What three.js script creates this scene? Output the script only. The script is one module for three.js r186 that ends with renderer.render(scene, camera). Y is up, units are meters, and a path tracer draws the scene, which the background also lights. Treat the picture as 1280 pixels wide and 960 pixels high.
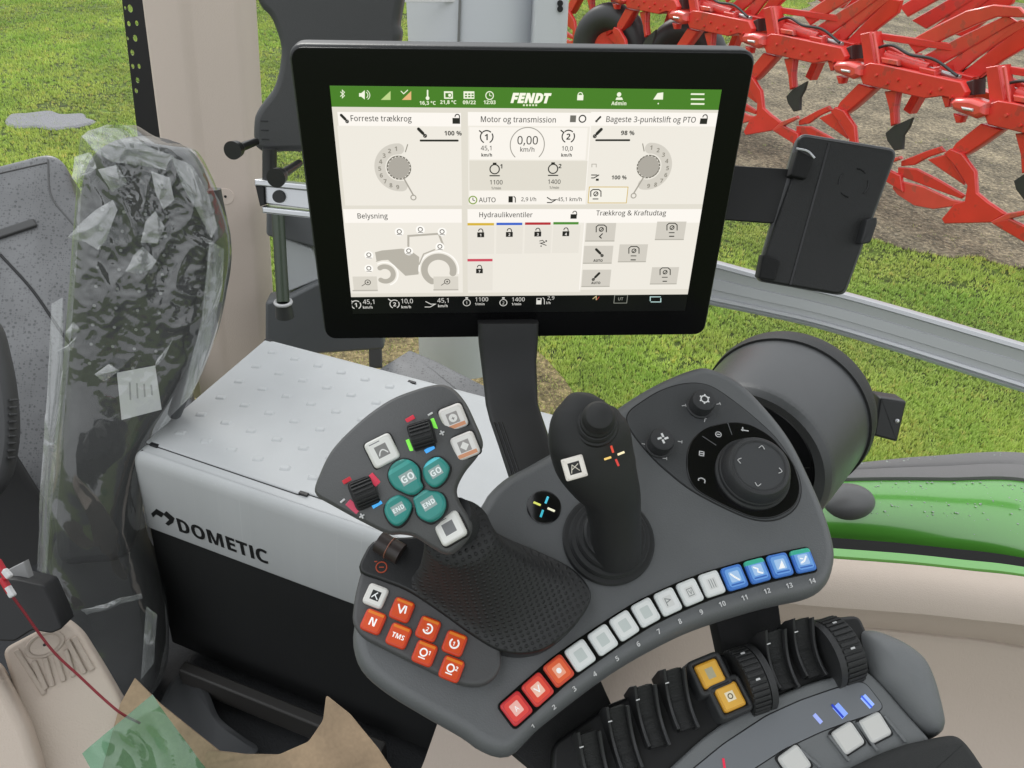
import * as THREE from 'three';
import { toCreasedNormals as creasedAtScale, mergeGeometries } from 'three/addons/utils/BufferGeometryUtils.js';
import { RoundedBoxGeometry } from 'three/addons/geometries/RoundedBoxGeometry.js';
import { FontLoader } from 'three/addons/loaders/FontLoader.js';
import { ImprovedNoise } from 'three/addons/math/ImprovedNoise.js';
import { TextGeometry } from 'three/addons/geometries/TextGeometry.js';

// ---------------------------------------------------------------- camera, sky, sun, exposure
const V3 = THREE.Vector3, V2 = THREE.Vector2, DEG = Math.PI / 180;
const scene = new THREE.Scene();
const FPX = 960, PITCH = 35 * DEG, ROLL = 4 * DEG;               // focal length in photograph pixels (1280 wide)
const EYE = new V3(0, 1.25, 0);                                   // cab floor is y = 0
const FW = new V3(0, -Math.sin(PITCH), -Math.cos(PITCH)), U0 = new V3(0, Math.cos(PITCH), -Math.sin(PITCH)), X0 = new V3(1, 0, 0);
const RT = X0.clone().multiplyScalar(Math.cos(ROLL)).addScaledVector(U0, Math.sin(ROLL));
const UP = U0.clone().multiplyScalar(Math.cos(ROLL)).addScaledVector(X0, -Math.sin(ROLL));
const camera = new THREE.PerspectiveCamera(2 * Math.atan(480 / FPX) / DEG, 4 / 3, 0.02, 200);
camera.position.copy(EYE); camera.up.copy(UP); camera.lookAt(EYE.clone().add(FW)); camera.updateMatrixWorld();
scene.add(camera);
const renderer = new THREE.WebGLRenderer({ antialias: true });
renderer.setSize(1024, 768);
renderer.toneMapping = THREE.LinearToneMapping;
renderer.toneMappingExposure = 1.34;
renderer.shadowMap.enabled = true;
{ // overcast sky: brighter overhead, even all round
  const w = 64, h = 32, d = new Float32Array(w * h * 4);
  for (let j = 0; j < h; j++) for (let i = 0; i < w; i++) {
    const el = Math.max(0, Math.sin(((j + .5) / h - .5) * Math.PI)), L = 1.25 * (1 + 2 * el) / 3 + .1, k = (j * w + i) * 4;
    d[k] = L * .97; d[k + 1] = L; d[k + 2] = L * 1.03; d[k + 3] = 1;
  }
  const t = new THREE.DataTexture(d, w, h, THREE.RGBAFormat, THREE.FloatType);
  t.mapping = THREE.EquirectangularReflectionMapping; t.magFilter = THREE.LinearFilter; t.minFilter = THREE.LinearFilter; t.needsUpdate = true;
  scene.background = t; scene.environment = t; scene.environmentIntensity = 1;
}
const sun = new THREE.DirectionalLight(new THREE.Color(1, .97, .92), .9);
sun.position.set(-2.4, 4.4, -6.2); sun.target.position.set(0, .6, -.8); sun.castShadow = true; sun.shadow.radius = 26;
sun.shadow.mapSize.set(2048, 2048); Object.assign(sun.shadow.camera, { left: -9, right: 9, top: 9, bottom: -9, near: .1, far: 40 });
scene.add(sun, sun.target);

// ---------------------------------------------------------------- helpers
// creases are found on a 1 cm grid: work on an enlarged copy so that small parts shade cleanly
const toCreasedNormals = (g, a) => { const q = creasedAtScale(g.scale(2000, 2000, 2000), a); return q.scale(1 / 2000, 1 / 2000, 1 / 2000); };
let seed = 7;
const rnd = () => { seed = (seed * 1664525 + 1013904223) >>> 0; return seed / 4294967296; };
const rr = (a, b) => a + (b - a) * rnd();
const ray = (px, py) => FW.clone().addScaledVector(RT, (px - 640) / FPX).addScaledVector(UP, (480 - py) / FPX);
const at = (px, py, depth) => EYE.clone().addScaledVector(ray(px, py), depth);
const hitPlane = (px, py, o, n) => { const r = ray(px, py); return EYE.clone().addScaledVector(r, o.clone().sub(EYE).dot(n) / r.dot(n)); };
const onY = (px, py, y) => hitPlane(px, py, new V3(0, y, 0), new V3(0, 1, 0));
// a working plane in the place: origin, axes, and where a line of sight meets it
function frame(o, n, xdir) {
  const z = n.clone().normalize(), x = xdir.clone().addScaledVector(z, -xdir.dot(z)).normalize(), y = z.clone().cross(x);
  const m = new THREE.Matrix4().makeBasis(x, y, z).setPosition(o), inv = m.clone().invert();
  return { o, x, y, z, m,
    loc: v => v.clone().applyMatrix4(inv), world: (a, b, c = 0) => new V3(a, b, c).applyMatrix4(m),
    pt: (px, py, h = 0) => { const q = hitPlane(px, py, o.clone().addScaledVector(z, h), z).applyMatrix4(inv); return [q.x, q.y]; },
    pts(list, h = 0) { return list.map(([a, b]) => this.pt(a, b, h)); } };
}
const zm = (ox, oy, s) => list => list.map(([a, b]) => [ox + a / s, oy + b / s]);
const used = {};
const numbered = n => { const k = used[n] = (used[n] || 0) + 1; return k === 1 ? n : n + '_' + String(k - 1).padStart(3, '0'); };
function tag(o, label, category, group) { o.userData.label = label; o.userData.category = category; if (group) o.userData.group = group; return o; }
function thing(name, label, category, fr, group) {
  const g = new THREE.Group(); g.name = numbered(name); scene.add(g);
  if (fr) { if (fr.m) { g.position.copy(fr.o); g.quaternion.setFromRotationMatrix(fr.m); } else g.position.copy(fr); }
  return tag(g, label, category, group);
}
function add(name, geo, mat, parent) {
  if (Array.isArray(geo)) geo = geo.length > 1 ? join(geo) : geo[0];
  const m = new THREE.Mesh(geo, mat); m.name = parent ? name : numbered(name); m.castShadow = m.receiveShadow = true; (parent || scene).add(m); return m;
}
function join(list) {
  const a = list.map(g => { const q = g.index ? g.toNonIndexed() : g; for (const k of Object.keys(q.attributes)) if (!['position', 'normal', 'uv'].includes(k)) q.deleteAttribute(k); return q; });
  return mergeGeometries(a);
}
const struct = (name, geo, mat) => { const m = add(name, geo, mat); m.userData.kind = 'structure'; return m; };
const area = p => { let s = 0; for (let i = 0; i < p.length; i++) { const a = p[i], b = p[(i + 1) % p.length]; s += a[0] * b[1] - b[0] * a[1]; } return s / 2; };
const ccw = p => area(p) < 0 ? p.slice().reverse() : p;
function smooth(p, n = 90, t = .5) { const c = new THREE.CatmullRomCurve3(p.map(q => new V3(q[0], q[1], 0)), true, 'catmullrom', t); return c.getSpacedPoints(n).slice(0, n).map(q => [q.x, q.y]); }
function fillet(p, r, seg = 5) {
  p = ccw(p); const out = [], N = p.length;
  for (let i = 0; i < N; i++) {
    const b = new V2(...p[i]), a = new V2(...p[(i + N - 1) % N]), c = new V2(...p[(i + 1) % N]);
    const rr_ = Array.isArray(r) ? r[i] : r, ia = Math.min(rr_, b.distanceTo(a) * .49), ic = Math.min(rr_, b.distanceTo(c) * .49);
    const s = b.clone().add(a.clone().sub(b).setLength(ia)), e = b.clone().add(c.clone().sub(b).setLength(ic));
    for (let k = 0; k <= seg; k++) { const t = k / seg, u = 1 - t; out.push([u * u * s.x + 2 * u * t * b.x + t * t * e.x, u * u * s.y + 2 * u * t * b.y + t * t * e.y]); }
  }
  return out;
}
function dense(p, step) { const o = []; for (let i = 0; i < p.length; i++) { const a = p[i], b = p[(i + 1) % p.length], n = Math.max(1, Math.round(Math.hypot(b[0] - a[0], b[1] - a[1]) / step)); for (let k = 0; k < n; k++) o.push([a[0] + (b[0] - a[0]) * k / n, a[1] + (b[1] - a[1]) * k / n]); } return o; }
// a solid from an outline: rings of [inset, height], closed below and above
function inset(p, d) {
  const N = p.length;
  return p.map((b, i) => {
    const a = p[(i + N - 1) % N], c = p[(i + 1) % N];
    let x1 = b[0] - a[0], y1 = b[1] - a[1], x2 = c[0] - b[0], y2 = c[1] - b[1]; const l1 = Math.hypot(x1, y1) || 1, l2 = Math.hypot(x2, y2) || 1;
    let nx = -(y1 / l1 + y2 / l2), ny = x1 / l1 + x2 / l2; const l = Math.hypot(nx, ny) || 1, cs = Math.max(.5, l / 2);
    return [b[0] + nx / l * d / cs, b[1] + ny / l * d / cs];
  });
}
function solid(poly, profile, crease = .5, warp = null, star = null) {
  poly = ccw(poly); const N = poly.length, pos = [], uv = [], nor = [], K = profile.length;
  const rings = profile.map(([d, h]) => inset(poly, d).map(q => [q[0], q[1], h]));
  const en = poly.map((a, i) => { const b = poly[(i + 1) % N], x = b[0] - a[0], y = b[1] - a[1], l = Math.hypot(x, y) || 1; return [y / l, -x / l]; });      // outward normal of edge i
  const mix = (a, b, lim) => a[0] * b[0] + a[1] * b[1] > lim;
  const pn = (i, e) => { const a = en[(i + N - 1) % N], b = en[i]; if (!mix(a, b, .72)) return en[e]; const x = a[0] + b[0], y = a[1] + b[1], l = Math.hypot(x, y); return [x / l, y / l]; };
  const sn = []; for (let k = 0; k + 1 < K; k++) { const dd = profile[k + 1][0] - profile[k][0], dh = profile[k + 1][1] - profile[k][1], l = Math.hypot(dd, dh) || 1; sn.push([dh / l, dd / l]); } // [outward, up]
  const rn = (k, seg) => { const a = k > 0 ? sn[k - 1] : [0, -1], b = k < K - 1 ? sn[k] : [0, 1]; if (!mix(a, b, .6)) return sn[seg]; const x = a[0] + b[0], y = a[1] + b[1], l = Math.hypot(x, y) || 1; return [x / l, y / l]; };
  const put = (q, n) => {
    uv.push(q[0], q[1]); if (!warp) { pos.push(q[0], q[1], q[2]); nor.push(n[0], n[1], n[2]); return; }
    const w = warp(q[0], q[1], q[2]), e = 2e-4, c = [0, 1, 2].map(a => { const h = q.slice(), g = q.slice(); h[a] += e; g[a] -= e; const u = warp(...h), v = warp(...g); return new V3((u[0] - v[0]) / (2 * e), (u[1] - v[1]) / (2 * e), (u[2] - v[2]) / (2 * e)); });
    const m = new V3().addScaledVector(c[1].clone().cross(c[2]), n[0]).addScaledVector(c[2].clone().cross(c[0]), n[1]).addScaledVector(c[0].clone().cross(c[1]), n[2]).normalize(); pos.push(w[0], w[1], w[2]); nor.push(m.x, m.y, m.z);
  };
  for (let k = 0; k + 1 < K; k++) for (let i = 0; i < N; i++) {
    const j = (i + 1) % N, v = (kk, ii) => { const o = pn(ii, i), r = rn(kk, k); put(rings[kk][ii], [o[0] * r[0], o[1] * r[0], r[1]]); };
    v(k, i); v(k, j); v(k + 1, j); v(k, i); v(k + 1, j); v(k + 1, i);
  }
  const cap = (ring, flip) => { for (const t of THREE.ShapeUtils.triangulateShape(ring.map(q => new V2(q[0], q[1])), [])) (flip ? [t[2], t[1], t[0]] : t).forEach(i => put(ring[i], [0, 0, flip ? -1 : 1])); };
  cap(rings[0], true); const last = rings[K - 1];
  if (star) { const H0 = profile[K - 1][1], SP = star[2] || [[1, 0], [.85, 0], [.7, 0], [.55, 0], [.4, 0], [.25, 0], [.12, 0], [0, 0]], sc = SP.map(q => q[0]), hs = s => SP.find(q => q[0] === s)[1], at_ = (q, s) => [star[0] + (q[0] - star[0]) * s, star[1] + (q[1] - star[1]) * s, H0 + hs(s)]; for (let k = 0; k + 1 < sc.length; k++) for (let i = 0; i < N; i++) { const A = last[i], B = last[(i + 1) % N], z = [0, 0, 1]; put(at_(A, sc[k]), z); put(at_(B, sc[k]), z); put(at_(B, sc[k + 1]), z); if (sc[k + 1] > 0) { put(at_(A, sc[k]), z); put(at_(B, sc[k + 1]), z); put(at_(A, sc[k + 1]), z); } } }
  else cap(last, false);
  const g = new THREE.BufferGeometry(); g.setAttribute('position', new THREE.Float32BufferAttribute(pos, 3)); g.setAttribute('normal', new THREE.Float32BufferAttribute(nor, 3)); g.setAttribute('uv', new THREE.Float32BufferAttribute(uv, 2));
  return g;
}
const slab = (poly, h0, h1, b = .001, n = 3, crease = .6) => { const pr = [[Math.min(b, .001), h0], [0, h0 + Math.min(b, .001)]]; for (let k = 0; k <= n; k++) { const a = k / n * Math.PI / 2; pr.push([b * (1 - Math.cos(a)), h1 - b + b * Math.sin(a)]); } return solid(poly, pr, crease); };
// skin over equal-length rings of 3-D points
function skin(rings, { capA = true, capB = true, crease = 1.1, closed = true } = {}) {
  const pos = [], uv = [], N = rings[0].length, M = closed ? N : N - 1;
  const put = (q, a, b) => { pos.push(q.x, q.y, q.z); uv.push(a, b); };
  for (let k = 0; k + 1 < rings.length; k++) for (let i = 0; i < M; i++) {
    const j = (i + 1) % N, u0 = i / N, u1 = (i + 1) / N, v0 = k / (rings.length - 1), v1 = (k + 1) / (rings.length - 1);
    put(rings[k][i], u0, v0); put(rings[k][j], u1, v0); put(rings[k + 1][j], u1, v1); put(rings[k][i], u0, v0); put(rings[k + 1][j], u1, v1); put(rings[k + 1][i], u0, v1);
  }
  const fan = (r, flip) => { const c = r.reduce((s, q) => s.add(q), new V3()).multiplyScalar(1 / N); for (let i = 0; i < N; i++) { const j = (i + 1) % N; flip ? (put(r[j], 0, 0), put(r[i], 0, 0)) : (put(r[i], 0, 0), put(r[j], 0, 0)); put(c, 0, 0); } };
  if (capA && closed) fan(rings[0], true); if (capB && closed) fan(rings[rings.length - 1], false);
  const g = new THREE.BufferGeometry(); g.setAttribute('position', new THREE.Float32BufferAttribute(pos, 3)); g.setAttribute('uv', new THREE.Float32BufferAttribute(uv, 2));
  g.computeVertexNormals(); return toCreasedNormals(g, crease);
}
// an elliptical limb along a spine: knots [point, width radius, depth radius], depth axis turned towards `front`
function limb(knots, front, seg = 28, n = 26) {
  const c = new THREE.CatmullRomCurve3(knots.map(k => k[0])), rings = [];
  const rc = new THREE.CatmullRomCurve3(knots.map(k => new V3(k[1], k[2], 0))), lerpR = (t, i) => Math.max(1e-4, i === 1 ? rc.getPoint(t).x : rc.getPoint(t).y);
  for (let k = 0; k <= n; k++) {
    const t = k / n, p = c.getPoint(t), T = c.getTangent(t), f = front.clone().addScaledVector(T, -front.dot(T)).normalize(), s = f.clone().cross(T).normalize(), a = lerpR(t, 1), b = lerpR(t, 2), ring = [];
    for (let i = 0; i < seg; i++) { const w = i / seg * 2 * Math.PI; ring.push(p.clone().addScaledVector(s, -Math.cos(w) * a).addScaledVector(f, Math.sin(w) * b)); }
    rings.push(ring);
  }
  return skin(rings);
}
function tube(pts, r, seg = 40, rad = 10) { return new THREE.TubeGeometry(new THREE.CatmullRomCurve3(pts.map(p => p.isVector3 ? p : new V3(...p))), seg, r, rad, false); }
function rod(a, b, r, r2 = r, seg = 20) { const d = b.clone().sub(a), g = new THREE.CylinderGeometry(r2, r, d.length(), seg); g.applyQuaternion(new THREE.Quaternion().setFromUnitVectors(new V3(0, 1, 0), d.clone().normalize())); g.translate(...a.clone().add(b).multiplyScalar(.5).toArray()); return g; }
function bar(a, b, w, h, upv = new V3(0, 1, 0), r = .004) { // rectangular bar between two points
  const z = b.clone().sub(a), L = z.length(); z.normalize(); const x = upv.clone().cross(z).normalize(), y = z.clone().cross(x);
  const g = new RoundedBoxGeometry(w, h, L, 2, Math.min(r, w / 3, h / 3)); g.applyMatrix4(new THREE.Matrix4().makeBasis(x, y, z).setPosition(a.clone().add(b).multiplyScalar(.5))); return g;
}
const rbox = (w, h, d, r = .002, x = 0, y = 0, z = 0) => { const g = new RoundedBoxGeometry(w, h, d, 3, r); g.translate(x, y, z); return g; };
const lathe = (prof, seg = 48) => { const g = new THREE.LatheGeometry(prof.map(p => new V2(p[0], p[1])), seg); g.rotateX(Math.PI / 2); return toCreasedNormals(g, .5); }; // axis along +z
const circle = (x, y, r, n = 32, ry = r, rot = 0) => Array.from({ length: n }, (_, i) => { const a = i / n * 2 * Math.PI, c = Math.cos(a) * r, s = Math.sin(a) * ry; return [x + c * Math.cos(rot) - s * Math.sin(rot), y + c * Math.sin(rot) + s * Math.cos(rot)]; });
const rrect = (x, y, w, h, r, rot = 0, seg = 4) => fillet([[-w / 2, -h / 2], [w / 2, -h / 2], [w / 2, h / 2], [-w / 2, h / 2]], r, seg).map(([a, b]) => [x + a * Math.cos(rot) - b * Math.sin(rot), y + a * Math.sin(rot) + b * Math.cos(rot)]);

// ---------------------------------------------------------------- noise and textures
function hash(x, y, s) { let h = (x * 374761393 + y * 668265263 + s * 982451653) | 0; h = Math.imul(h ^ (h >>> 13), 1274126177); return ((h ^ (h >>> 16)) >>> 0) / 4294967296; }
function vnoise(x, y, per, s = 0) { const xi = Math.floor(x), yi = Math.floor(y), fx = x - xi, fy = y - yi, u = fx * fx * (3 - 2 * fx), v = fy * fy * (3 - 2 * fy), m = k => ((k % per) + per) % per; const a = hash(m(xi), m(yi), s), b = hash(m(xi + 1), m(yi), s), c = hash(m(xi), m(yi + 1), s), d = hash(m(xi + 1), m(yi + 1), s); return a + (b - a) * u + (c - a) * v + (a - b - c + d) * u * v; }
const fbm = (u, v, f, oct, s = 0) => { let t = 0, a = .5, n = 0; for (let k = 0; k < oct; k++) { t += a * vnoise(u * f, v * f, f, s + k); n += a; a *= .5; f *= 2; } return t / n; };
function tex(size, fn, srgb, rep = 1) {
  const d = new Uint8Array(size * size * 4);
  for (let j = 0; j < size; j++) for (let i = 0; i < size; i++) { const c = fn(i / size, j / size, i, j), k = (j * size + i) * 4; if (typeof c === 'number') { d[k] = d[k + 1] = d[k + 2] = Math.max(0, Math.min(255, c * 255)); } else { for (let q = 0; q < 3; q++) d[k + q] = Math.max(0, Math.min(255, c[q] * 255)); } d[k + 3] = 255; }
  const t = new THREE.DataTexture(d, size, size, THREE.RGBAFormat); t.wrapS = t.wrapT = THREE.RepeatWrapping; t.magFilter = THREE.LinearFilter; t.minFilter = THREE.LinearMipmapLinearFilter; t.generateMipmaps = true; if (srgb) t.colorSpace = THREE.SRGBColorSpace; t.repeat.set(rep, rep); t.needsUpdate = true; return t;
}
const rep = (t, r, r2 = r) => { const c = t.clone(); c.repeat.set(r, r2); c.needsUpdate = true; return c; };
const grainT = tex(256, (u, v, i, j) => .5 + .35 * (fbm(u, v, 48, 2, 3) - .5) * 2 + .15 * (hash(i, j, 5) - .5));
const smearT = tex(256, (u, v) => .9 + .22 * (fbm(u, v, 5, 5, 21) - .5));
const dustT = tex(512, (u, v, i, j) => { const h = hash(i, j, 77); return .86 + .1 * (fbm(u, v, 7, 5, 15) - .5) + (h > .9965 ? .12 : h > .992 ? .05 : 0); }, false);
const lin = (r, g = r, b = r) => new THREE.Color().setRGB(r, g, b);
const std = (color, roughness, o = {}) => new THREE.MeshStandardMaterial({ color, roughness, metalness: 0, ...o });
const grainB = rep(grainT, 32), smearR = rep(smearT, 6), dustM = rep(dustT, 5);
const M = {
  console: std(lin(.145, .151, .156), .5, { map: dustM, bumpMap: grainB, bumpScale: .00016, roughnessMap: smearR }),
  consoleDark: std(lin(.028, .029, .031), .55, { bumpMap: grainB, bumpScale: .00012 }),
  lever: std(lin(.112, .113, .115), .52, { map: dustM, bumpMap: grainB, bumpScale: .00016, roughnessMap: smearR }),
  rubber: std(lin(.017, .0175, .018), .5, { bumpMap: grainB, bumpScale: .0001 }),
  gloss: std(lin(.006, .006, .007), .18),
  black: std(lin(.008, .008, .009), .5),
  blackMat: std(lin(.011, .011, .012), .75, { bumpMap: grainB, bumpScale: .0002 }),
  white: std(lin(.68, .69, .69), .5), 
  coolWhite: std(lin(.56, .575, .58), .62, { map: rep(dustT, 2.5), bumpMap: grainB, bumpScale: .00012 }),
  coolDark: std(lin(.016, .0165, .017), .6, { map: rep(dustT, 2.5), bumpMap: grainB, bumpScale: .0002 }),
  beige: std(lin(.54, .455, .385), .62, { bumpMap: rep(grainT, 14), bumpScale: .0004, roughnessMap: rep(smearT, 2) }),
  alu: std(lin(.62, .63, .65), .34, { metalness: .9, roughnessMap: rep(smearT, 3) }),
  greyRail: std(lin(.52, .53, .55), .4, { metalness: .35, roughnessMap: rep(smearT, 3) }),
};
// key caps: one atlas of printed faces
const KW = 128, KN = 8, keyCv = document.createElement('canvas'); keyCv.width = keyCv.height = KW * KN;
const kc = keyCv.getContext('2d'); kc.fillStyle = '#888'; kc.fillRect(0, 0, KW * KN, KW * KN);
const keyGlow = document.createElement('canvas'); keyGlow.width = keyGlow.height = KW * KN;
const gc = keyGlow.getContext('2d'); gc.fillStyle = '#000'; gc.fillRect(0, 0, KW * KN, KW * KN);
let keyCount = 0;
function keyFace(bg, draw, glow) {
  const id = keyCount++, x = (id % KN) * KW, y = Math.floor(id / KN) * KW;
  for (const [c, on] of [[kc, true], [gc, !!glow]]) {
    if (!on) continue;
    c.save(); c.beginPath(); c.rect(x, y, KW, KW); c.clip(); c.translate(x, y); c.fillStyle = bg; c.fillRect(0, 0, KW, KW); c.lineCap = 'round'; c.lineJoin = 'round'; if (draw) draw(c); c.restore();
  }
  return id;
}
const keyTex = new THREE.CanvasTexture(keyCv); keyTex.colorSpace = THREE.SRGBColorSpace;
const keyGlowTex = new THREE.CanvasTexture(keyGlow); keyGlowTex.colorSpace = THREE.SRGBColorSpace;
M.key = std(0xffffff, .35, { map: keyTex, emissive: 0xffffff, emissiveMap: keyGlowTex, emissiveIntensity: .11 });
function keyUV(g, w, h, id, rot = 0, cx = 0, cy = 0) { // map the outline's box to the cell
  const p = g.attributes.position, u = g.attributes.uv, ox = (id % KN) / KN, oy = 1 - (Math.floor(id / KN) + 1) / KN, c = Math.cos(-rot), s = Math.sin(-rot);
  for (let i = 0; i < p.count; i++) { const dx = p.getX(i) - cx, dy = p.getY(i) - cy, a = dx * c - dy * s, b = dx * s + dy * c; u.setXY(i, ox + Math.min(.985, Math.max(.015, a / w + .5)) / KN, oy + Math.min(.985, Math.max(.015, b / h + .5)) / KN); }
  return g;
}
function key(name, parent, x, y, z, w, h, rot, ht, id, r = .0026, poly = null) {
  const g = keyUV(solid(poly || rrect(0, 0, w, h, r), [[.0002, 0], [0, .0004], [0, ht - .0012], [.0003, ht - .0005], [.0009, ht - .0001], [.0016, ht]], .6), w, h, id);
  const m = add(name, g, M.key, parent); m.position.set(x, y, z); m.rotation.z = rot; return m;
}
const txt = (c, s, x, y, size, col, o = '') => { c.fillStyle = col; c.font = o + ' ' + size + 'px sans-serif'; c.textAlign = 'center'; c.textBaseline = 'middle'; c.fillText(s, x, y); };
const font = await new FontLoader().loadAsync('fonts/droid/droid_sans_bold.typeface.json');
function letters(s, size, depth = .0004) { const g = new TextGeometry(s, { font, size, depth, curveSegments: 4, bevelEnabled: false }); g.computeBoundingBox(); const b = g.boundingBox; g.translate(-(b.min.x + b.max.x) / 2, -(b.min.y + b.max.y) / 2, 0); return g; }
// ================================================================ GROUND
const GY = -1.35;
const grassT = tex(512, (u, v) => { const a = fbm(u, v, 6, 5, 1), b = fbm(u, v, 60, 3, 9); const k = .55 + .9 * (b - .5), d = .8 + .5 * (a - .5); return [.52 * k * d + .06, .66 * k * d + .06, .22 * k * d + .02]; }, true, 1);
const soilT = tex(512, (u, v, i, j) => { const a = fbm(u, v, 8, 5, 31), b = fbm(u, v, 90, 2, 37), s = hash(i >> 1, j >> 1, 3) > .93 ? .2 : 0; const k = .46 + .3 * (a - .5) + .35 * (b - .5) + s; return [k * 1.02, k * .95, k * .80]; }, true, 1);
const soilB = tex(512, (u, v) => fbm(u, v, 70, 3, 37) * .7 + fbm(u, v, 12, 3, 40) * .3);
{
  const g = new THREE.PlaneGeometry(120, 120).rotateX(-Math.PI / 2), m = std(0xffffff, .95, { map: rep(grassT, 40), bumpMap: rep(soilB, 40), bumpScale: .03 });
  const gr = struct('lawn', g, m); gr.position.set(0, GY, -20);
  const poly = [onY(890, 262, GY), onY(960, 276, GY), onY(1010, 286, GY), onY(1080, 295, GY), onY(1180, 318, GY), onY(1290, 330, GY)].map(v => [v.x, -v.z]);
  const e0 = poly[0], e1 = poly[poly.length - 1];
  poly.push([e1[0] + 5, e1[1] - 2.2], [e1[0] + 14, e1[1] + 3], [e1[0] + 18, e1[1] + 16], [e0[0] + 6, e0[1] + 16], [e0[0] + 2.6, e0[1] + 9], [e0[0] + .2, e0[1] + 6], [e0[0] - 1.6, e0[1] + 2.5]);
  const pp = []; dense(poly, .12).forEach(([a, b], i) => pp.push([a + .12 * (vnoise(a * 3, b * 3, 999, 4) - .5) * 2, b + .16 * (vnoise(a * 4, b * 4, 999, 8) - .5) * 2]));
  const sh = solid(pp, [[0, -.02], [0, .012], [.02, .02]], .5); sh.rotateX(-Math.PI / 2);
  const uvs = sh.attributes.uv; for (let i = 0; i < uvs.count; i++) uvs.setXY(i, uvs.getX(i) / 2.2, uvs.getY(i) / 2.2);
  const so = struct('bare_soil', sh, std(lin(.95, .93, .9), 1, { map: soilT, bumpMap: soilB, bumpScale: .03 })); so.position.y = GY;
  // gravel beside the tractor, seen under the monitor
  const g2 = solid(smooth([[-2.6, 2.2], [.35, 2.0], [.5, 3.2], [-.2, 4.4], [-1.9, 4.4]], 40), [[0, -.02], [0, .014], [.02, .018]], .5); g2.rotateX(-Math.PI / 2); { const u = g2.attributes.uv; for (let i = 0; i < u.count; i++) u.setXY(i, u.getX(i) / 1.5, u.getY(i) / 1.5); }
  struct('gravel', g2, std(lin(.85, .78, .55), 1, { map: soilT, bumpMap: soilB, bumpScale: .03 })).position.y = GY;
  // loose stones on the soil
  const st = new THREE.InstancedMesh(new THREE.IcosahedronGeometry(1, 0), std(lin(.3, .28, .24), .95), 2600), d = new THREE.Object3D();
  const inside = (x, y) => { let c = false; for (let i = 0, j = pp.length - 1; i < pp.length; j = i++) if ((pp[i][1] > y) !== (pp[j][1] > y) && x < (pp[j][0] - pp[i][0]) * (y - pp[i][1]) / (pp[j][1] - pp[i][1]) + pp[i][0]) c = !c; return c; };
  const xs = pp.map(p => p[0]), ys = pp.map(p => p[1]), bx = [Math.min(...xs), Math.max(...xs), Math.min(...ys), Math.max(...ys)]; let n = 0;
  while (n < 2600) { const x = rr(bx[0], bx[1]), y = rr(bx[2], bx[3]); if (!inside(x, y)) continue; const s = rr(.006, .02) * (rnd() > .95 ? 2 : 1); d.position.set(x, GY + .02, -y); d.scale.set(s, s * .6, s * rr(.7, 1.2)); d.rotation.set(rr(0, 3), rr(0, 6), 0); d.updateMatrix(); st.setMatrixAt(n, d.matrix); const k = rr(.6, 1.3); st.setColorAt(n, lin(k, k * .96, k * .88)); n++; }
  st.name = 'soil_stones'; st.userData = { kind: 'stuff', label: 'small loose stones scattered on the bare soil', category: 'stones' }; st.castShadow = st.receiveShadow = true; scene.add(st);
  // grass blades
  const tuft = []; for (let k = 0; k < 7; k++) { const a = rr(0, 6.28), l = rr(.5, 1), w = .1, bx2 = rr(-.4, .4), bz = rr(-.4, .4), t = new THREE.BufferGeometry(), ex = bx2 + Math.cos(a) * .45 * l, ez = bz + Math.sin(a) * .45 * l; t.setAttribute('position', new THREE.Float32BufferAttribute([bx2 - Math.sin(a) * w, 0, bz + Math.cos(a) * w, bx2 + Math.sin(a) * w, 0, bz - Math.cos(a) * w, ex, l, ez], 3)); t.setAttribute('uv', new THREE.Float32BufferAttribute([0, 0, 1, 0, .5, 1], 2)); t.computeVertexNormals(); tuft.push(t); }
  const N = 230000, ins = new THREE.InstancedMesh(mergeGeometries(tuft), new THREE.MeshPhysicalMaterial({ color: 0xffffff, roughness: .7, side: THREE.DoubleSide, transmission: .0 }), N); n = 0;
  while (n < N) {
    const z = -3.2 - 20 * Math.pow(rnd(), 1.5), wx = -z * .85 + .8; let x = rr(-wx, wx); 
    if (inside(x, -z) && rnd() > .02) continue; const s = .013 + .016 * rnd() + .0013 * -z;
    const pt = vnoise(x * 1.1 + 50, z * 1.1 + 90, 999, 2), pt2 = vnoise(x * 4.2 + 11, z * 4.2 + 33, 999, 12), k = .72 + .42 * pt + .24 * (pt2 - .5) + rr(-.12, .12), y = .6 * vnoise(x * 2.3 + 20, z * 2.3 + 70, 999, 6) + .4 * pt2 + (rnd() > .93 ? .9 : 0); if (pt2 > .8 && rnd() > .45) continue;
    d.position.set(x, GY, z); d.scale.set(s * 1.15, s * rr(.55, 1.35) * (.7 + .6 * pt), s * 1.15); d.rotation.set(rr(-.15, .15), rr(0, 6.28), rr(-.15, .15)); d.updateMatrix(); ins.setMatrixAt(n, d.matrix); ins.setColorAt(n, lin((.35 + .2 * y) * k, (.56 + .04 * y) * k, (.1 + .05 * y) * k)); n++;
  }
  ins.name = 'grass_blades'; ins.userData = { kind: 'stuff', label: 'short mown grass blades of the lawn', category: 'grass' }; ins.castShadow = ins.receiveShadow = true; scene.add(ins);
  const c = onY(63, 152, GY), slabG = solid(smooth([[-.75, -.22], [-.4, -.42], [0, -.34], [.35, -.4], [.72, -.2], [.9, .08], [.6, .22], [.42, .4], [.05, .3], [-.3, .42], [-.62, .24], [-.9, .12]], 60), [[.01, -.02], [0, .03], [.04, .05]], .5); slabG.rotateX(-Math.PI / 2);
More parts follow.
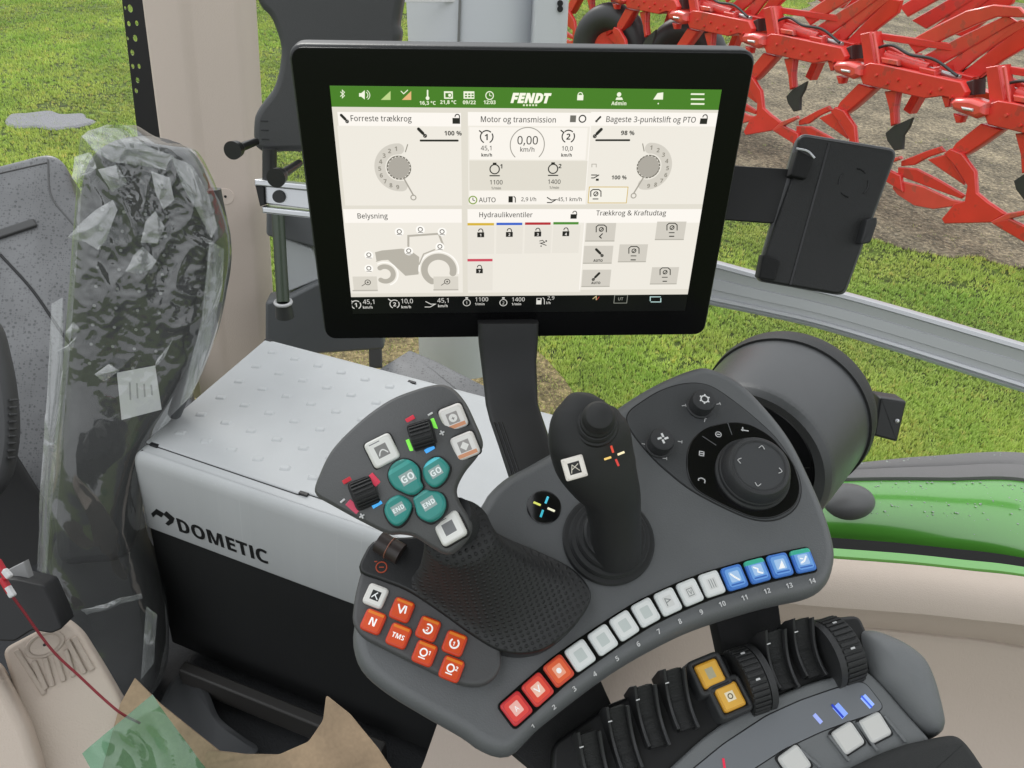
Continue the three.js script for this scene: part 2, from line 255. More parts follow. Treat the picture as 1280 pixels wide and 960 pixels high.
  const fs = add('stone_slab', slabG, std(lin(.27, .27, .285), .9, { bumpMap: soilB, bumpScale: .02 })); fs.position.copy(c); fs.position.y -= .022; fs.scale.set(.5, 1, .7); tag(fs, 'flat pale grey stone slab lying in the lawn', 'stone');
}
// ================================================================ PLOUGH
{
  const yb = -.2, z2 = zm(900, 0, 3.368), C = [[938.6, 49], [1061.8, 86], [1201, 130.6]].map(q => onY(...q, yb)), D = C[2].clone().sub(C[0]).multiplyScalar(.5), L = D.length(), dx = D.clone().normalize();
  const nrm = new V3(-dx.z, 0, dx.x); if (nrm.z < 0) nrm.negate();
  const F1 = frame(C[1], nrm, dx), F2 = frame(C[2], nrm, dx);
  const pl = thing('plough', 'large bright red reversible plough parked on bare soil', 'plough', frame(C[1], nrm, dx));
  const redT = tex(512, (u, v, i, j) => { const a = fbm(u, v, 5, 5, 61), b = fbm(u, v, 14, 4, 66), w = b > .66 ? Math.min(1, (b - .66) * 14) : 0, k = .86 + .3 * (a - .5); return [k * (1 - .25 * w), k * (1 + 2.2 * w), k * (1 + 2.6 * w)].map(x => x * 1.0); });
  const red = new THREE.MeshPhysicalMaterial({ color: lin(.8, .043, .032), roughness: .36, clearcoat: .5, clearcoatRoughness: .25, map: redT }), redLit = new THREE.MeshPhysicalMaterial({ color: lin(.84, .085, .066), roughness: .28, clearcoat: .7, clearcoatRoughness: .2, map: redT }), iron = std(lin(.035, .035, .037), .5, { roughnessMap: smearR }), dark = std(lin(.05, .02, .018), .6);  // second, paler red: sky light on upward faces put into the colour
  const bend = (h, th, cur) => { const g = h; if (!cur) return g; const p = g.attributes.position; for (let i = 0; i < p.count; i++) { const y = p.getY(i); p.setZ(i, p.getZ(i) + cur * y * y); } g.computeVertexNormals(); return toCreasedNormals(g, .5); };
  const mk = (fr, pts, h0, h1, cur = 0, b = .008) => bend(slab(dense(fr.pts(z2(pts), (h0 + h1) / 2), .12), h0, h1, b, 1), 0, cur);
  const parts = [
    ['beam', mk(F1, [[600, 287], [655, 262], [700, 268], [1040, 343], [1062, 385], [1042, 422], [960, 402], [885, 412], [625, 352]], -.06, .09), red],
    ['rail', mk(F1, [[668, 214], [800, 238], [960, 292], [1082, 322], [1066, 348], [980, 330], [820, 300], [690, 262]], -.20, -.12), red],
    ['clamp', mk(F1, [[490, 276], [508, 258], [560, 258], [606, 274], [602, 316], [575, 332], [500, 302]], .02, .16, 0, .03), redLit],
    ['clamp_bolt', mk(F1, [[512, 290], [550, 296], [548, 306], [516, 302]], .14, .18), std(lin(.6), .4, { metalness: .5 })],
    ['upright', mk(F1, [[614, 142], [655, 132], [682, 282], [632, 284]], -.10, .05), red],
    ['upright', mk(F1, [[640, 138], [652, 134], [676, 280], [668, 282]], .05, .075), redLit],
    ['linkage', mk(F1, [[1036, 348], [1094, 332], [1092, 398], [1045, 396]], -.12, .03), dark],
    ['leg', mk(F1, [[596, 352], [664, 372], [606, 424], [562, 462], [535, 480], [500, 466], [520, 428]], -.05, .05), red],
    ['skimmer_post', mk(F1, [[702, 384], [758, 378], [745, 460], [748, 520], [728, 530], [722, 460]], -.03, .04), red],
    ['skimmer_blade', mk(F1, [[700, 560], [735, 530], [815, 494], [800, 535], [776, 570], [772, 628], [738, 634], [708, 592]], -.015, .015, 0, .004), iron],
    ['mouldboard_slat', mk(F1, [[793, 177], [930, 104], [1060, 44], [1180, 18], [1290, 28], [1327, 73], [1190, 70], [1100, 101], [960, 161], [828, 225]], -.2, -.17, .15), redLit],
    ['mouldboard_slat', mk(F1, [[846, 241], [1040, 145], [1230, 62], [1271, 89], [1090, 189], [911, 282]], -.22, -.19, .15), redLit],
    ['mouldboard_slat', mk(F1, [[936, 281], [1060, 201], [1180, 132], [1290, 80], [1334, 99], [1200, 173], [1083, 247], [1008, 307]], -.23, -.2, .15), redLit],
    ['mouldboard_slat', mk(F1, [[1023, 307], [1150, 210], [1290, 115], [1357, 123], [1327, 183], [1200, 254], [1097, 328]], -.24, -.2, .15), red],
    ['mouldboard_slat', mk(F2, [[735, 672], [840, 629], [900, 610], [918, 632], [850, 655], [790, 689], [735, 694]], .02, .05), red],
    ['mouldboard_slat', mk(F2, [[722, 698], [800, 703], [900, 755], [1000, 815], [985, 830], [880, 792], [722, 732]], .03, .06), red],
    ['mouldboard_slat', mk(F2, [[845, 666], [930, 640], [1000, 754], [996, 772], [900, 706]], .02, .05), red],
    ['mouldboard_slat', mk(F2, [[705, 748], [830, 778], [945, 832], [990, 842], [950, 862], [870, 874], [790, 859], [720, 814], [700, 789]], .04, .07), redLit],
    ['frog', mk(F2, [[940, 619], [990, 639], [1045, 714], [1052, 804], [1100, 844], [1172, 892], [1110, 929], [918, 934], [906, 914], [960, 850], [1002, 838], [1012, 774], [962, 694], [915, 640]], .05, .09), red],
    ['share', mk(F2, [[1108, 926], [1176, 890], [1290, 870], [1300, 884], [1196, 912], [1130, 936]], .06, .1), redLit],
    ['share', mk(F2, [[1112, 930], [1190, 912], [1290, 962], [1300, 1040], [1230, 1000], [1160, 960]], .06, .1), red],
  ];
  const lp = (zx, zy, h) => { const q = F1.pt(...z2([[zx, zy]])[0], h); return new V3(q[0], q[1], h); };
  parts.push(['hydraulic_cylinder', rod(lp(700, 236, -.03), lp(880, 290, -.03), .045), red], ['hydraulic_rod', rod(lp(880, 290, -.03), lp(1010, 326, -.03), .02), std(lin(.5), .3, { metalness: .8 })],
    ['cross_plate', mk(F1, [[775, 232], [815, 226], [828, 300], [786, 296]], -.24, -.02), redLit], ['cross_plate', mk(F1, [[930, 280], [962, 276], [970, 336], [940, 330]], -.24, -.02), red],
    ['side_plate', mk(F1, [[690, 240], [760, 252], [760, 276], [694, 264]], -.02, .06), redLit], ['side_plate', mk(F1, [[850, 280], [920, 296], [918, 318], [852, 304]], -.02, .06), red],
    ['upper_frog', mk(F1, [[985, 306], [1060, 280], [1130, 262], [1140, 300], [1100, 340], [1040, 338]], -.3, -.26), dark], ['mouldboard_bracket', bar(lp(860, 190, -.26), lp(1160, 215, -.26), .05, .03), iron],
    ['brace', bar(lp(620, 160, -.1), lp(800, 250, -.22), .05, .04), red], ['brace', bar(lp(660, 150, -.1), lp(990, 200, -.2), .05, .05), red], ['tab', mk(F1, [[940, 402], [978, 410], [972, 450], [955, 452]], 0, .06), red], ['tab', mk(F1, [[500, 318], [530, 326], [522, 352], [510, 352]], .02, .1), red]);
  for (let b = 0; b < 8; b++) { const c = lp(660 + b * 45, 316 + b * 9.5 + (b % 2) * 26, .09); parts.push(['bolt', rod(c, c.clone().add(new V3(0, 0, .018)), .013, .012, 6), b % 3 ? red : redLit]); }
  for (const [name, g, m] of parts.filter(q => q[0] === 'mouldboard_slat').slice(0, 4)) parts.push([name, g.clone().translate(-.5 * L, .16, -.55), m]);
  parts.push(['rear_beam', bar(lp(560, 250, -.5), lp(1010, 380, -.5), .12, .12), red], ['rear_leg', bar(lp(880, 330, -.45), lp(800, 470, -.45), .1, .08), red], ['hose', tube([lp(640, 210, -.02), lp(720, 190, .0), lp(800, 230, .02), lp(900, 250, 0), lp(1000, 320, .02)], .012, 30, 8), iron]);
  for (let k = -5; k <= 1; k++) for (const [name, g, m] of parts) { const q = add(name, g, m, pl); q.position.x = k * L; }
  // depth wheel of the plough
  const W = onY(763, 60, GY + .55), wl = pl.worldToLocal(W.clone());
  const wheel = add('wheel', new THREE.TorusGeometry(.36, .17, 14, 36), iron, pl); wheel.position.copy(wl); wheel.rotation.y = .5;
  add('rim', new THREE.CylinderGeometry(.22, .22, .12, 24).rotateX(Math.PI / 2), red, wheel);
  const w2 = wheel.clone(); w2.position.x += .9; w2.position.z -= .5; pl.add(w2);
}
// ================================================================ CAB SETTING
const sweepPlan = (plan, prof, n = 80) => { // plan: [x,z] path; prof: [outward offset towards the cab's inside, y]
  const c = new THREE.CatmullRomCurve3(plan.map(p => new V3(p[0], 0, p[1])), false, 'centripetal'), rings = [];
  for (let k = 0; k <= n; k++) { const p = c.getPoint(k / n), t = c.getTangent(k / n), q = new V3(-t.z, 0, t.x); rings.push(prof.map(([d, y]) => new V3(p.x + q.x * d, y, p.z + q.z * d))); }
  return skin(rings, { crease: .7, closed: false });
};
const sill = [[985, 697], [1045, 702], [1100, 706], [1150, 710], [1215, 717], [1285, 725]].map(q => { const v = onY(...q, .5); return [v.x, v.z]; });
{
  const s0 = sill[0], s5 = sill[5], t = [s5[0] - sill[4][0], s5[1] - sill[4][1]];
  const plan = [[-.03, s0[1] - .1], [.12, s0[1] - .05], [s0[0] - .12, s0[1] - .005], ...sill, [s5[0] + t[0] * 3, s5[1] + t[1] * 3 + .03], [s5[0] + t[0] * 6, s5[1] + t[1] * 6 + .12]];
  const ext = [[-.035, -1.6], [-.035, s0[1] - .12]];
  const loop = [[.4, -.02], [.34, .06], [.2, .1], [.09, .17], [.03, .3], [.014, .375], [.011, .381], [.006, .383], [.011, .386], [.016, .392], [.02, .42], [.026, .446], [.046, .456], [.05, .468], [.042, .486], [.024, .498], [.004, .502], [-.006, .499], [-.008, .49], [-.0105, .47], [-.0105, -.02]];
  struct('cab_side_wall', sweepPlan(plan, loop, 110), M.beige);
  const strip = sweepPlan(plan, [[-.012, .45], [-.013, .492], [-.015, .495], [-.028, .496], [-.031, .492], [-.031, .44]], 80);
  const green = M.fender = new THREE.MeshPhysicalMaterial({ color: lin(.1, .37, .045), roughness: .24, ior: 1.65, clearcoat: 1, clearcoatRoughness: .08 });
  struct('cab_frame_edge', strip, green);
  struct('gap_shade_strip', sweepPlan(plan, [[-.0315, .3], [-.0318, .476], [-.034, .48], [-.066, .478], [-.072, .46], [-.075, .25], [-.0315, .25]], 80), std(lin(.004), .95));  // near-black strip standing in for the shaded gap between cab frame and fender
  // rear part of the wall behind the cool box
  const back = [[-1.5, -1.95], [-.9, -1.68], [-.45, -1.48], [-.04, -1.3]];
  struct('cab_front_wall', sweepPlan(back, [[0, 0], [0, .13], [-.01, .14], [-.05, .14], [-.06, .13], [-.06, -.1]], 20), M.beige);
  const fl = rbox(2.6, .06, 2.6, .01, -.3, -.03, .1); struct('cab_floor', fl, std(lin(.02, .021, .023), .85, { bumpMap: rep(grainT, 20), bumpScale: .001 }));
  // unseen part roof, added and offset right to darken reflections in the console
  struct('cab_roof_shade', rbox(1.35, .08, 1.7, .03, .45, 2.05, -.1), std(lin(.3, .28, .25), .85));
}
// fender with its rubber edge
{
  const dropT = tex(512, (u, v) => 0);
  const a = [[950, 676], [1040, 672], [1160, 678], [1290, 696]], m = [[950, 645], [1040, 640], [1160, 638], [1290, 645]], b = [[950, 606], [1080, 601], [1180, 601], [1290, 604]], c = [[960, 590], [1085, 577], [1160, 570], [1290, 567]];
  const row = (px, y) => { const p = px.map(q => onY(...q, y)); const t = p[3].clone().sub(p[2]); p.push(p[3].clone().add(t.clone().multiplyScalar(1.2)).add(new V3(0, -.05, .05))); const t0 = p[0].clone().sub(p[1]); p.unshift(p[0].clone().addScaledVector(t0, .9)); return new THREE.CatmullRomCurve3(p).getPoints(60); };
  const A = row(a, .335), Mi = row(m, .372), B = row(b, .385), Cc = row(c, .38), low = A.map(v => v.clone().add(new V3(0, -.12, .015)));
  const fd = thing('rear_fender', 'glossy green rear fender outside with raindrops', 'fender', A[10].clone());
  const loc = r => r.map(v => v.clone().sub(A[10]));
  const mid = (p, q, t) => p.map((v, i) => v.clone().lerp(q[i], t));
  const q3 = t => A.map((a, i) => a.clone().multiplyScalar((1 - t) * (1 - t)).addScaledVector(Mi[i].clone().multiplyScalar(2).addScaledVector(a, -.5).addScaledVector(B[i], -.5), 2 * t * (1 - t)).addScaledVector(B[i], t * t));
  add('panel', skin([low, A.map(v => v.clone().add(new V3(0, -.025, .004))), A.map(v => v.clone().add(new V3(0, -.008, .001))), ...[.03, .1, .2, .3, .4, .5, .6, .7, .8, .9, 1].map(q3), B.map(v => v.clone().add(new V3(0, -.03, -.004)))].map(loc), { closed: false, crease: 1 }), M.fender, fd);
  add('rubber_edge', skin([B.map(v => v.clone().add(new V3(0, -.02, 0))), B.map(v => v.clone().add(new V3(0, .006, -.002))), mid(B, Cc, .45).map(v => v.clone().add(new V3(0, .007, 0))), mid(B, Cc, .52).map(v => v.clone().add(new V3(0, .003, 0))), mid(B, Cc, .6).map(v => v.clone().add(new V3(0, .006, 0))), Cc, Cc.map(v => v.clone().add(new V3(0, -.05, .01)))].map(loc), { closed: false, crease: 1 }), std(lin(.17, .165, .165), .55, { bumpMap: grainB, bumpScale: .0003 }), fd);
  // raindrops standing on the paint
  const gs = []; for (let k = 0; k < 420; k++) { const i = 12 + Math.floor(rnd() * 42), r = rnd(), P0 = r < .75 ? Mi : B, P1 = r < .75 ? B : Cc, P2 = r < .35 ? A : P0, f = rr(.08, .92), q = (r < .35 ? A[i].clone().lerp(Mi[i], .2 + .8 * f) : P0[i].clone().lerp(P1[i], f)).lerp((r < .35 ? A : P0)[i + 1].clone().lerp((r < .35 ? Mi : P1)[i + 1], r < .35 ? .2 + .8 * f : f), rnd()); const s = rr(.0006, .0017), g = new THREE.SphereGeometry(s, 7, 5); g.scale(1.3, .45, 1); g.translate(q.x - A[10].x, q.y - A[10].y + (r < .35 ? .0032 : .0028), q.z - A[10].z); gs.push(g); }
  const dr = add('raindrops', gs, new THREE.MeshPhysicalMaterial({ color: lin(.35, .4, .35), roughness: .08 }), fd); dr.userData.kind = 'stuff';
  // lamp bump on the fender
  const q0 = onY(1058, 628, .372), eg = new THREE.SphereGeometry(1, 32, 20); eg.scale(.05, .03, .034); eg.rotateY(.25); eg.translate(q0.x - A[10].x, q0.y - A[10].y, q0.z - A[10].z);
  add('lamp_bump', eg, std(lin(.12), .42), fd);
}
// silver rail across the window
{
  const d0 = 1.25, P = (x, y) => at(x, y, d0), fr = frame(P(1090, 415), new V3(-.15, .25, 1), P(1270, 460).sub(P(920, 358)));
  const rl = thing('window_rail', 'grey metal window rail running behind the phone holder', 'rail', fr);
  const top = fr.pts([[840, 314], [899, 329], [947, 342], [1056, 367], [1280, 431], [1420, 472]]), bot = fr.pts([[840, 370], [891, 382], [945, 393], [1027, 412], [1280, 491], [1420, 537]]);
  const S = (f) => { const A = new THREE.CatmullRomCurve3(top.map(q => new V3(...q, 0))).getPoints(40), B = new THREE.CatmullRomCurve3(bot.map(q => new V3(...q, 0))).getPoints(40); return f(A, B); };
  add('rail_body', S((A, B) => { const l = (t, z) => A.map((v, i) => v.clone().lerp(B[i], t).add(new V3(0, 0, z))); return skin([l(.02, -.03), l(0, -.004), l(.02, .004), l(.1, .006), l(.14, .0), l(.36, -.001), l(.38, .002), l(.62, .002), l(.64, -.002), l(.78, -.002), l(.8, .004), l(.86, .006), l(.9, .0), l(.94, .003), l(1, 0), l(1, -.03)], { closed: false, crease: .5 }); }), M.greyRail, rl);
}
// ================================================================ MONITOR
const rectAxes = c => { const R = c.map(q => ray(...q)), X = (a, b) => a.clone().cross(b); const v1 = X(X(R[0], R[1]), X(R[3], R[2])).normalize(), v2 = X(X(R[0], R[3]), X(R[1], R[2])).normalize(); if (v1.x < 0) v1.negate(); if (v2.y > 0) v2.negate(); return [v1, v2]; };
const scrPx = [[411, 107], [901, 112], [857, 388], [442, 392]];
const [mv1, mv2] = rectAxes(scrPx);
const MF = frame(at(655, 238, .6), mv2.clone().cross(mv1), mv1);
{
  const mon = thing('touch_monitor', 'large black touch screen monitor showing a green topped display', 'monitor', MF);
  const box4 = (px) => { const q = MF.pts(px), x0 = (q[0][0] + q[3][0]) / 2, x1 = (q[1][0] + q[2][0]) / 2, y1 = (q[0][1] + q[1][1]) / 2, y0 = (q[2][1] + q[3][1]) / 2; return [x0, y0, x1, y1]; };
  const [cx0, cy0, cx1, cy1] = box4([[368, 57], [946, 62], [884, 415], [399, 431]]);
  const cw = cx1 - cx0, ch = cy1 - cy0, ccx = (cx0 + cx1) / 2, ccy = (cy0 + cy1) / 2;
  add('casing', slab(rrect(ccx, ccy, cw, ch, .011, 0, 8), -.02, -.0015, .003, 4), std(lin(.03, .031, .033), .42, { bumpMap: grainB, bumpScale: .0001 }), mon);
  add('front_glass', slab(rrect(ccx, ccy, cw - .0035, ch - .0035, .0095, 0, 8), -.0025, 0, .0006, 2), new THREE.MeshPhysicalMaterial({ color: lin(.0045, .0045, .005), roughness: .22, specularIntensity: .5 }), mon);
  add('rear_cover', slab(rrect(ccx, ccy - .01, cw * .7, ch * .7, .02, 0, 6), -.055, -.019, .006, 3), M.blackMat, mon);
  const [x0, y0, x1, y1] = box4(scrPx), W = x1 - x0, H = y1 - y0;
  const CW = 1640, CH = Math.round(CW * H / W), cv = document.createElement('canvas'); cv.width = CW; cv.height = CH;
  const c = cv.getContext('2d');
  const Z = 2.2072, S = (zx, zy) => { const q = MF.pt(380 + zx / Z, 40 + zy / Z); return [(q[0] - x0) / W * CW, (y1 - q[1]) / H * CH]; };
  const K = CW / 1040;
  const fillQ = (col, a) => { c.fillStyle = col; c.beginPath(); a.forEach((q, i) => { const s = S(...q); i ? c.lineTo(...s) : c.moveTo(...s); }); c.closePath(); c.fill(); };
  const rect = (col, xa, ya, xb, yb) => { const [a, b] = S(xa, ya), [d, e] = S(xb, yb); c.fillStyle = col; c.fillRect(a, b, d - a, e - b); };
  const T = (s, x, y, size, col, al = 'center', st = '') => { const q = S(x, y); c.fillStyle = col; c.font = st + ' ' + Math.round(size * K) + 'px sans-serif'; c.textAlign = al; c.textBaseline = 'middle'; c.fillText(s, ...q); };
  const ring = (x, y, r, col, lw, a0 = 0, a1 = 7) => { const q = S(x, y); c.strokeStyle = col; c.lineWidth = lw * K; c.beginPath(); c.arc(q[0], q[1], r * K, a0, a1); c.stroke(); };
  const disc = (x, y, r, col) => { const q = S(x, y); c.fillStyle = col; c.beginPath(); c.arc(q[0], q[1], r * K, 0, 7); c.fill(); };
  const line = (col, lw, ...p) => { c.strokeStyle = col; c.lineWidth = lw * K; c.lineCap = 'round'; c.beginPath(); p.forEach((q, i) => { const s = S(...q); i ? c.lineTo(...s) : c.moveTo(...s); }); c.stroke(); };
  const BL = '#22211f', bot = S(590, 727)[1], top = S(590, 210)[1];
  c.fillStyle = '#060707'; c.fillRect(0, 0, CW, CH);
  c.fillStyle = '#ddd8cc'; c.fillRect(0, 0, CW, bot);
  c.fillStyle = '#447a22'; c.fillRect(0, 0, CW, top);
  // status bar
  T('FENDT', 622, 183, 33, '#f6f4e4', 'center', 'italic 900'); c.strokeStyle = '#f6f4e4'; c.lineWidth = 2.4; { const q = S(622, 183); c.strokeText('FENDT', ...q); }
  for (let k = 0; k < 5; k++) rect('#e4e6cc', 604 + k * 8.5, 199, 609 + k * 8.5, 204);
  const IC = '#eef0dc';
  line(IC, 2, [101, 165], [112, 175], [106, 181], [106, 160], [112, 166], [101, 177]);
  fillQ(IC, [[152, 168], [158, 168], [168, 160], [168, 186], [158, 178], [152, 178]]); ring(168, 173, 8, IC, 2, -1, 1); ring(168, 173, 13, IC, 2, -1, 1);
  fillQ('#b9cf86', [[212, 187], [239, 187], [239, 162]]); fillQ('#e0b27a', [[270, 187], [296, 187], [296, 162]]); line(IC, 2.5, [268, 163], [275, 170], [286, 160]);
  line(IC, 4, [341, 161], [341, 182]); disc(341, 182, 5, IC); T('16,3 °C', 341, 195, 13, IC, 'center', 'bold');
  rect(IC, 386, 163, 411, 184); rect('#447a22', 390, 168, 398, 180); ring(402, 174, 5, '#447a22', 2); T('21,8 °C', 398, 193, 13, IC, 'center', 'bold');
  rect(IC, 440, 163, 470, 184); for (let k = 0; k < 3; k++) for (let j = 0; j < 2; j++) rect('#447a22', 444 + k * 9, 169 + j * 7, 450 + k * 9, 173 + j * 7); T('09/22', 456, 193, 13, IC, 'center', 'bold');
  ring(512, 175, 10, IC, 2.6); line(IC, 2, [512, 169], [512, 175], [517, 176]); T('12:03', 512, 193, 13, IC, 'center', 'bold');
  ring(762, 173, 6, IC, 2.4, Math.PI, 2 * Math.PI); rect(IC, 754, 173, 770, 188);
  disc(869, 172, 6, IC); fillQ(IC, [[859, 187], [862, 180], [877, 180], [880, 187]]); T('Admin', 869, 196, 13, IC, 'center', 'bold');
  fillQ(IC, [[963, 186], [975, 168], [991, 166], [990, 186]]); disc(977, 197, 2, IC);
  for (const k of [171, 185, 198]) rect(IC, 1067, k - 2.5, 1104, k + 2.5);
  // six tiles
  const tile = (xa, xb, yt, yb, title, tx, ty) => { rect('#f6f1ea', xa, yt, xb, yb); rect('#e9e4da', xa, yt + 38, xb, yb); T(title, tx, ty, 20, BL, 'left', '500'); };
  tile(92, 436, 220, 478, 'Forreste trækkrog', 127, 238); tile(452, 778, 220, 476, 'Motor og transmission', 486, 240); tile(792, 1124, 220, 474, 'Bageste 3-punktslift og PTO', 832, 240);
  tile(108, 438, 488, 718, 'Belysning', 146, 507); tile(451, 762, 488, 716, 'Hydraulikventiler', 482, 504); tile(776, 1070, 488, 708, 'Trækkrog & Kraftudtag', 806, 499);
  const lock = (x, y, s = 1, open = true, n = '') => { ring(x + (open ? 3 : 0) * s, y - 6 * s, 6 * s, BL, 2.4 * s, Math.PI, 2 * Math.PI); line(BL, 2.4 * s, [x + 9 * s * (open ? 1 : .67), y - 6 * s], [x + 9 * s * (open ? 1 : .67), y]); const q = S(x, y); c.fillStyle = BL; c.fillRect(q[0] - 10 * s * K, q[1] - 2 * K, 20 * s * K, 15 * s * K); if (n) T(n, x, y + 6 * s, 11 * s, '#f6f1ea', 'center', 'bold'); };
  lock(420, 239); lock(1103, 240); lock(744, 504, .9);
  const lift = (x, y, s, fl) => { line(BL, 8 * s, [x - fl * 9 * s, y - 10 * s], [x + fl * 3 * s, y + 2 * s]); line(BL, 3 * s, [x - fl * 9 * s, y - 10 * s], [x + fl * 10 * s, y + 10 * s]); ring(x + fl * 9 * s, y + 9 * s, 4 * s, BL, 2.6 * s); };
  lift(111, 238, .9, 1); lift(325, 277, 1, 1); lift(812, 240, .6, -1); lift(811, 278, 1, -1);
  T('100 %', 411, 279, 17, BL, 'center', 'bold'); line(BL, 5, [322, 299], [424, 299]);
  T('98 %', 893, 278, 17, BL, 'center', 'bold'); line(BL, 5, [806, 298], [897, 298]);
  const dial = (x, y, a0, a1, dirs, knobx, knoby) => {
    ring(x, y, 52, '#cfcac0', 30, a0, a1); disc(x, y, 33, '#a9a49b'); ring(x, y, 32, '#6b675f', 3); for (let k = 0; k < 20; k++) { const a = k / 20 * 6.283; disc(x + Math.cos(a) * 31, y + Math.sin(a) * 31, 1.6, '#e9e4da'); }
    for (let k = 0; k < 9; k++) { const a = a0 + (a1 - a0) * (k + .5) / 9; T(String(dirs > 0 ? 9 - k : k + 1), x + Math.cos(a) * 53, y + Math.sin(a) * 53, 17, '#8d887e', 'center', 'bold'); }
    line('#a49f95', 4, [x + Math.sign(knobx - x) * 14, y + 30], [knobx, knoby - 6]); ring(knobx, knoby, 7, '#a49f95', 3);
  };
  dial(262, 374, 1.45, 4.75, 1, 302, 456); line('#8d887e', 2.5, [280, 330], [286, 310]);
  dial(950, 371, -1.6, 1.75, -1, 909, 451); line('#8d887e', 2.5, [938, 328], [934, 308]);
  // engine tile
  rect('#f3eee6', 456, 262, 776, 352); rect('#dcd7cb', 456, 354, 776, 436); rect('#f3eee6', 456, 438, 776, 474);
  const cruise = (x, y, r, n, col) => { ring(x, y, r, col, 3, -2.2, -.9); ring(x, y, r, col, 3, -.5, 1); ring(x, y, r, col, 3, 2.1, 3.7); line(col, 3, [x - r - 3, y - r], [x - r + 5, y - r + 6]); T(n, x, y + 1, r * 1.35, col, 'center', 'bold'); };
  cruise(504, 289, 17, '1', BL); cruise(729, 288, 17, '2', BL);
  T('45,1', 504, 320, 17, BL); T('km/h', 504, 339, 12, BL, 'center', 'bold'); T('10,0', 726, 321, 17, BL); T('km/h', 724, 339, 12, BL, 'center', 'bold');
  ring(616, 311, 47, '#8c8880', 2.2, 2.35, 7.05); T('0,00', 617, 298, 31, BL, 'center', '500'); T('km/h', 616, 324, 18, BL);
  const motor = (x, y, n, col, s = 1) => { ring(x, y, 13 * s, col, 3 * s); rectl(x, y - 15 * s, 5 * s, 3 * s, col); line(col, 3 * s, [x - 13 * s, y + 18 * s], [x + 13 * s, y + 18 * s]); T(n, x + 19 * s, y - 8 * s, 17 * s, col, 'center', 'bold'); };
  const rectl = (x, y, w, h, col) => { const q = S(x, y); c.fillStyle = col; c.fillRect(q[0] - w * K, q[1] - h * K, 2 * w * K, 2 * h * K); };
  motor(526, 378, '1', BL); motor(687, 377, '2', BL);
  T('1100', 530, 414, 17, BL); T('1/min', 530, 430, 11, BL); T('1400', 690, 413, 17, BL); T('1/min', 690, 429, 11, BL);
  ring(466, 463, 11, '#7c9a3a', 3); line(BL, 2, [466, 457], [466, 463], [471, 465]); T('AUTO', 506, 463, 19, BL);
  rectl(570, 461, 6, 9, BL); line(BL, 2.5, [579, 453], [583, 457], [583, 469]); T('2,9 l/h', 620, 461, 16, BL); line(BL, 2.6, [671, 456], [682, 463], [695, 462], [682, 470], [671, 470]); T('45,1 km/h', 733, 461, 16, BL);
  rectl(742, 239, 8, 9, '#6d6a64'); ring(768, 239, 9, BL, 3);
  T('100 %', 869, 401, 16, BL, 'center', 'bold'); line('#aaa59b', 2, [794, 372], [794, 364], [806, 364], [806, 372]); line(BL, 2.6, [793, 394], [808, 394]); line(BL, 2.6, [793, 402], [800, 402], [813, 394]); rectl(809, 407, 4, 3, BL);
  { const [a, b] = S(787, 427), [d, e] = S(889, 471); c.strokeStyle = '#c9a94f'; c.lineWidth = 3; c.strokeRect(a, b, d - a, e - b); c.fillStyle = '#efebe0'; c.fillRect(a + 2, b + 2, d - a - 4, e - b - 4); }
  const pto = (x, y, arrow = true) => { line(BL, 2.6, [x - 14, y + 6], [x - 14, y - 8], [x - 8, y - 13], [x + 8, y - 13], [x + 14, y - 8], [x + 14, y + 6]); ring(x, y - 1, 6, BL, 2.4); line(BL, 2, [x - 4, y + 4], [x + 5, y - 5]); if (arrow) line(BL, 2.4, [x - 8, y + 13], [x + 6, y + 13]); };
  pto(805, 447);
  // lights tile: tractor silhouette
  const TG = '#b3aea3';
  fillQ(TG, [[196, 607], [215, 602], [270, 597], [296, 604], [318, 620], [316, 668], [280, 672], [262, 655], [232, 628], [200, 630]]);
  line(TG, 6, [288, 590], [288, 562], [372, 556], [384, 588]); line(TG, 3, [200, 632], [228, 624]); ring(224, 667, 24, TG, 15, -2.2, 2.2); ring(372, 656, 43, TG, 20, -3.6, .25); ring(372, 656, 43, TG, 20, 2.1, 2.9);
  ring(372, 656, 59, '#fbf8f2', 4, -3.2, .2); ring(224, 667, 38, '#fbf8f2', 4, -2.1, 1.2); line(TG, 4, [318, 640], [330, 612], [360, 600]);
  for (const [x, y] of [[263, 551], [321, 545], [381, 551], [289, 604], [375, 592], [179, 615], [179, 652]]) { disc(x, y, 13, '#fbf8f2'); ring(x, y - 1, 6, '#5e5a54', 2.2); line('#5e5a54', 1.8, [x - 6, y + 7], [x + 7, y + 8]); }
  rect('#d5d0c5', 134, 674, 204, 714); rect('#d5d0c5', 357, 674, 426, 712); rect('#b9b4aa', 134, 711, 204, 714); rect('#b9b4aa', 357, 709, 426, 712);
  for (const [x, y] of [[176, 690], [395, 688]]) { ring(x, y, 8, '#5e5a54', 2.4); disc(x, y, 3, '#5e5a54'); line('#5e5a54', 2, [x - 7, y + 4], [x - 16, y + 10]); }
  // valves tile
  [['#d3b03c', 451, 524], ['#3d62c4', 531, 602], ['#b02c33', 610, 680], ['#4d8a35', 688, 757]].forEach(([col, a, b], k) => { rect(col, a, 526.5 - k * .9, b, 533 - k * .9); rect('#e3ded4', a, 536 - k, b, 612 - k); lock((a + b) / 2, 554 - k, 1, false, String(k + 1)); });
  rect('#c84a5c', 451, 625.5, 520, 632); rect('#e3ded4', 451, 634, 520, 712); lock(484, 654, 1, false, '7'); line(BL, 2, [650, 576], [658, 574], [664, 580], [652, 582], [668, 588]); disc(668, 576, 2.5, BL); disc(654, 590, 2, BL);
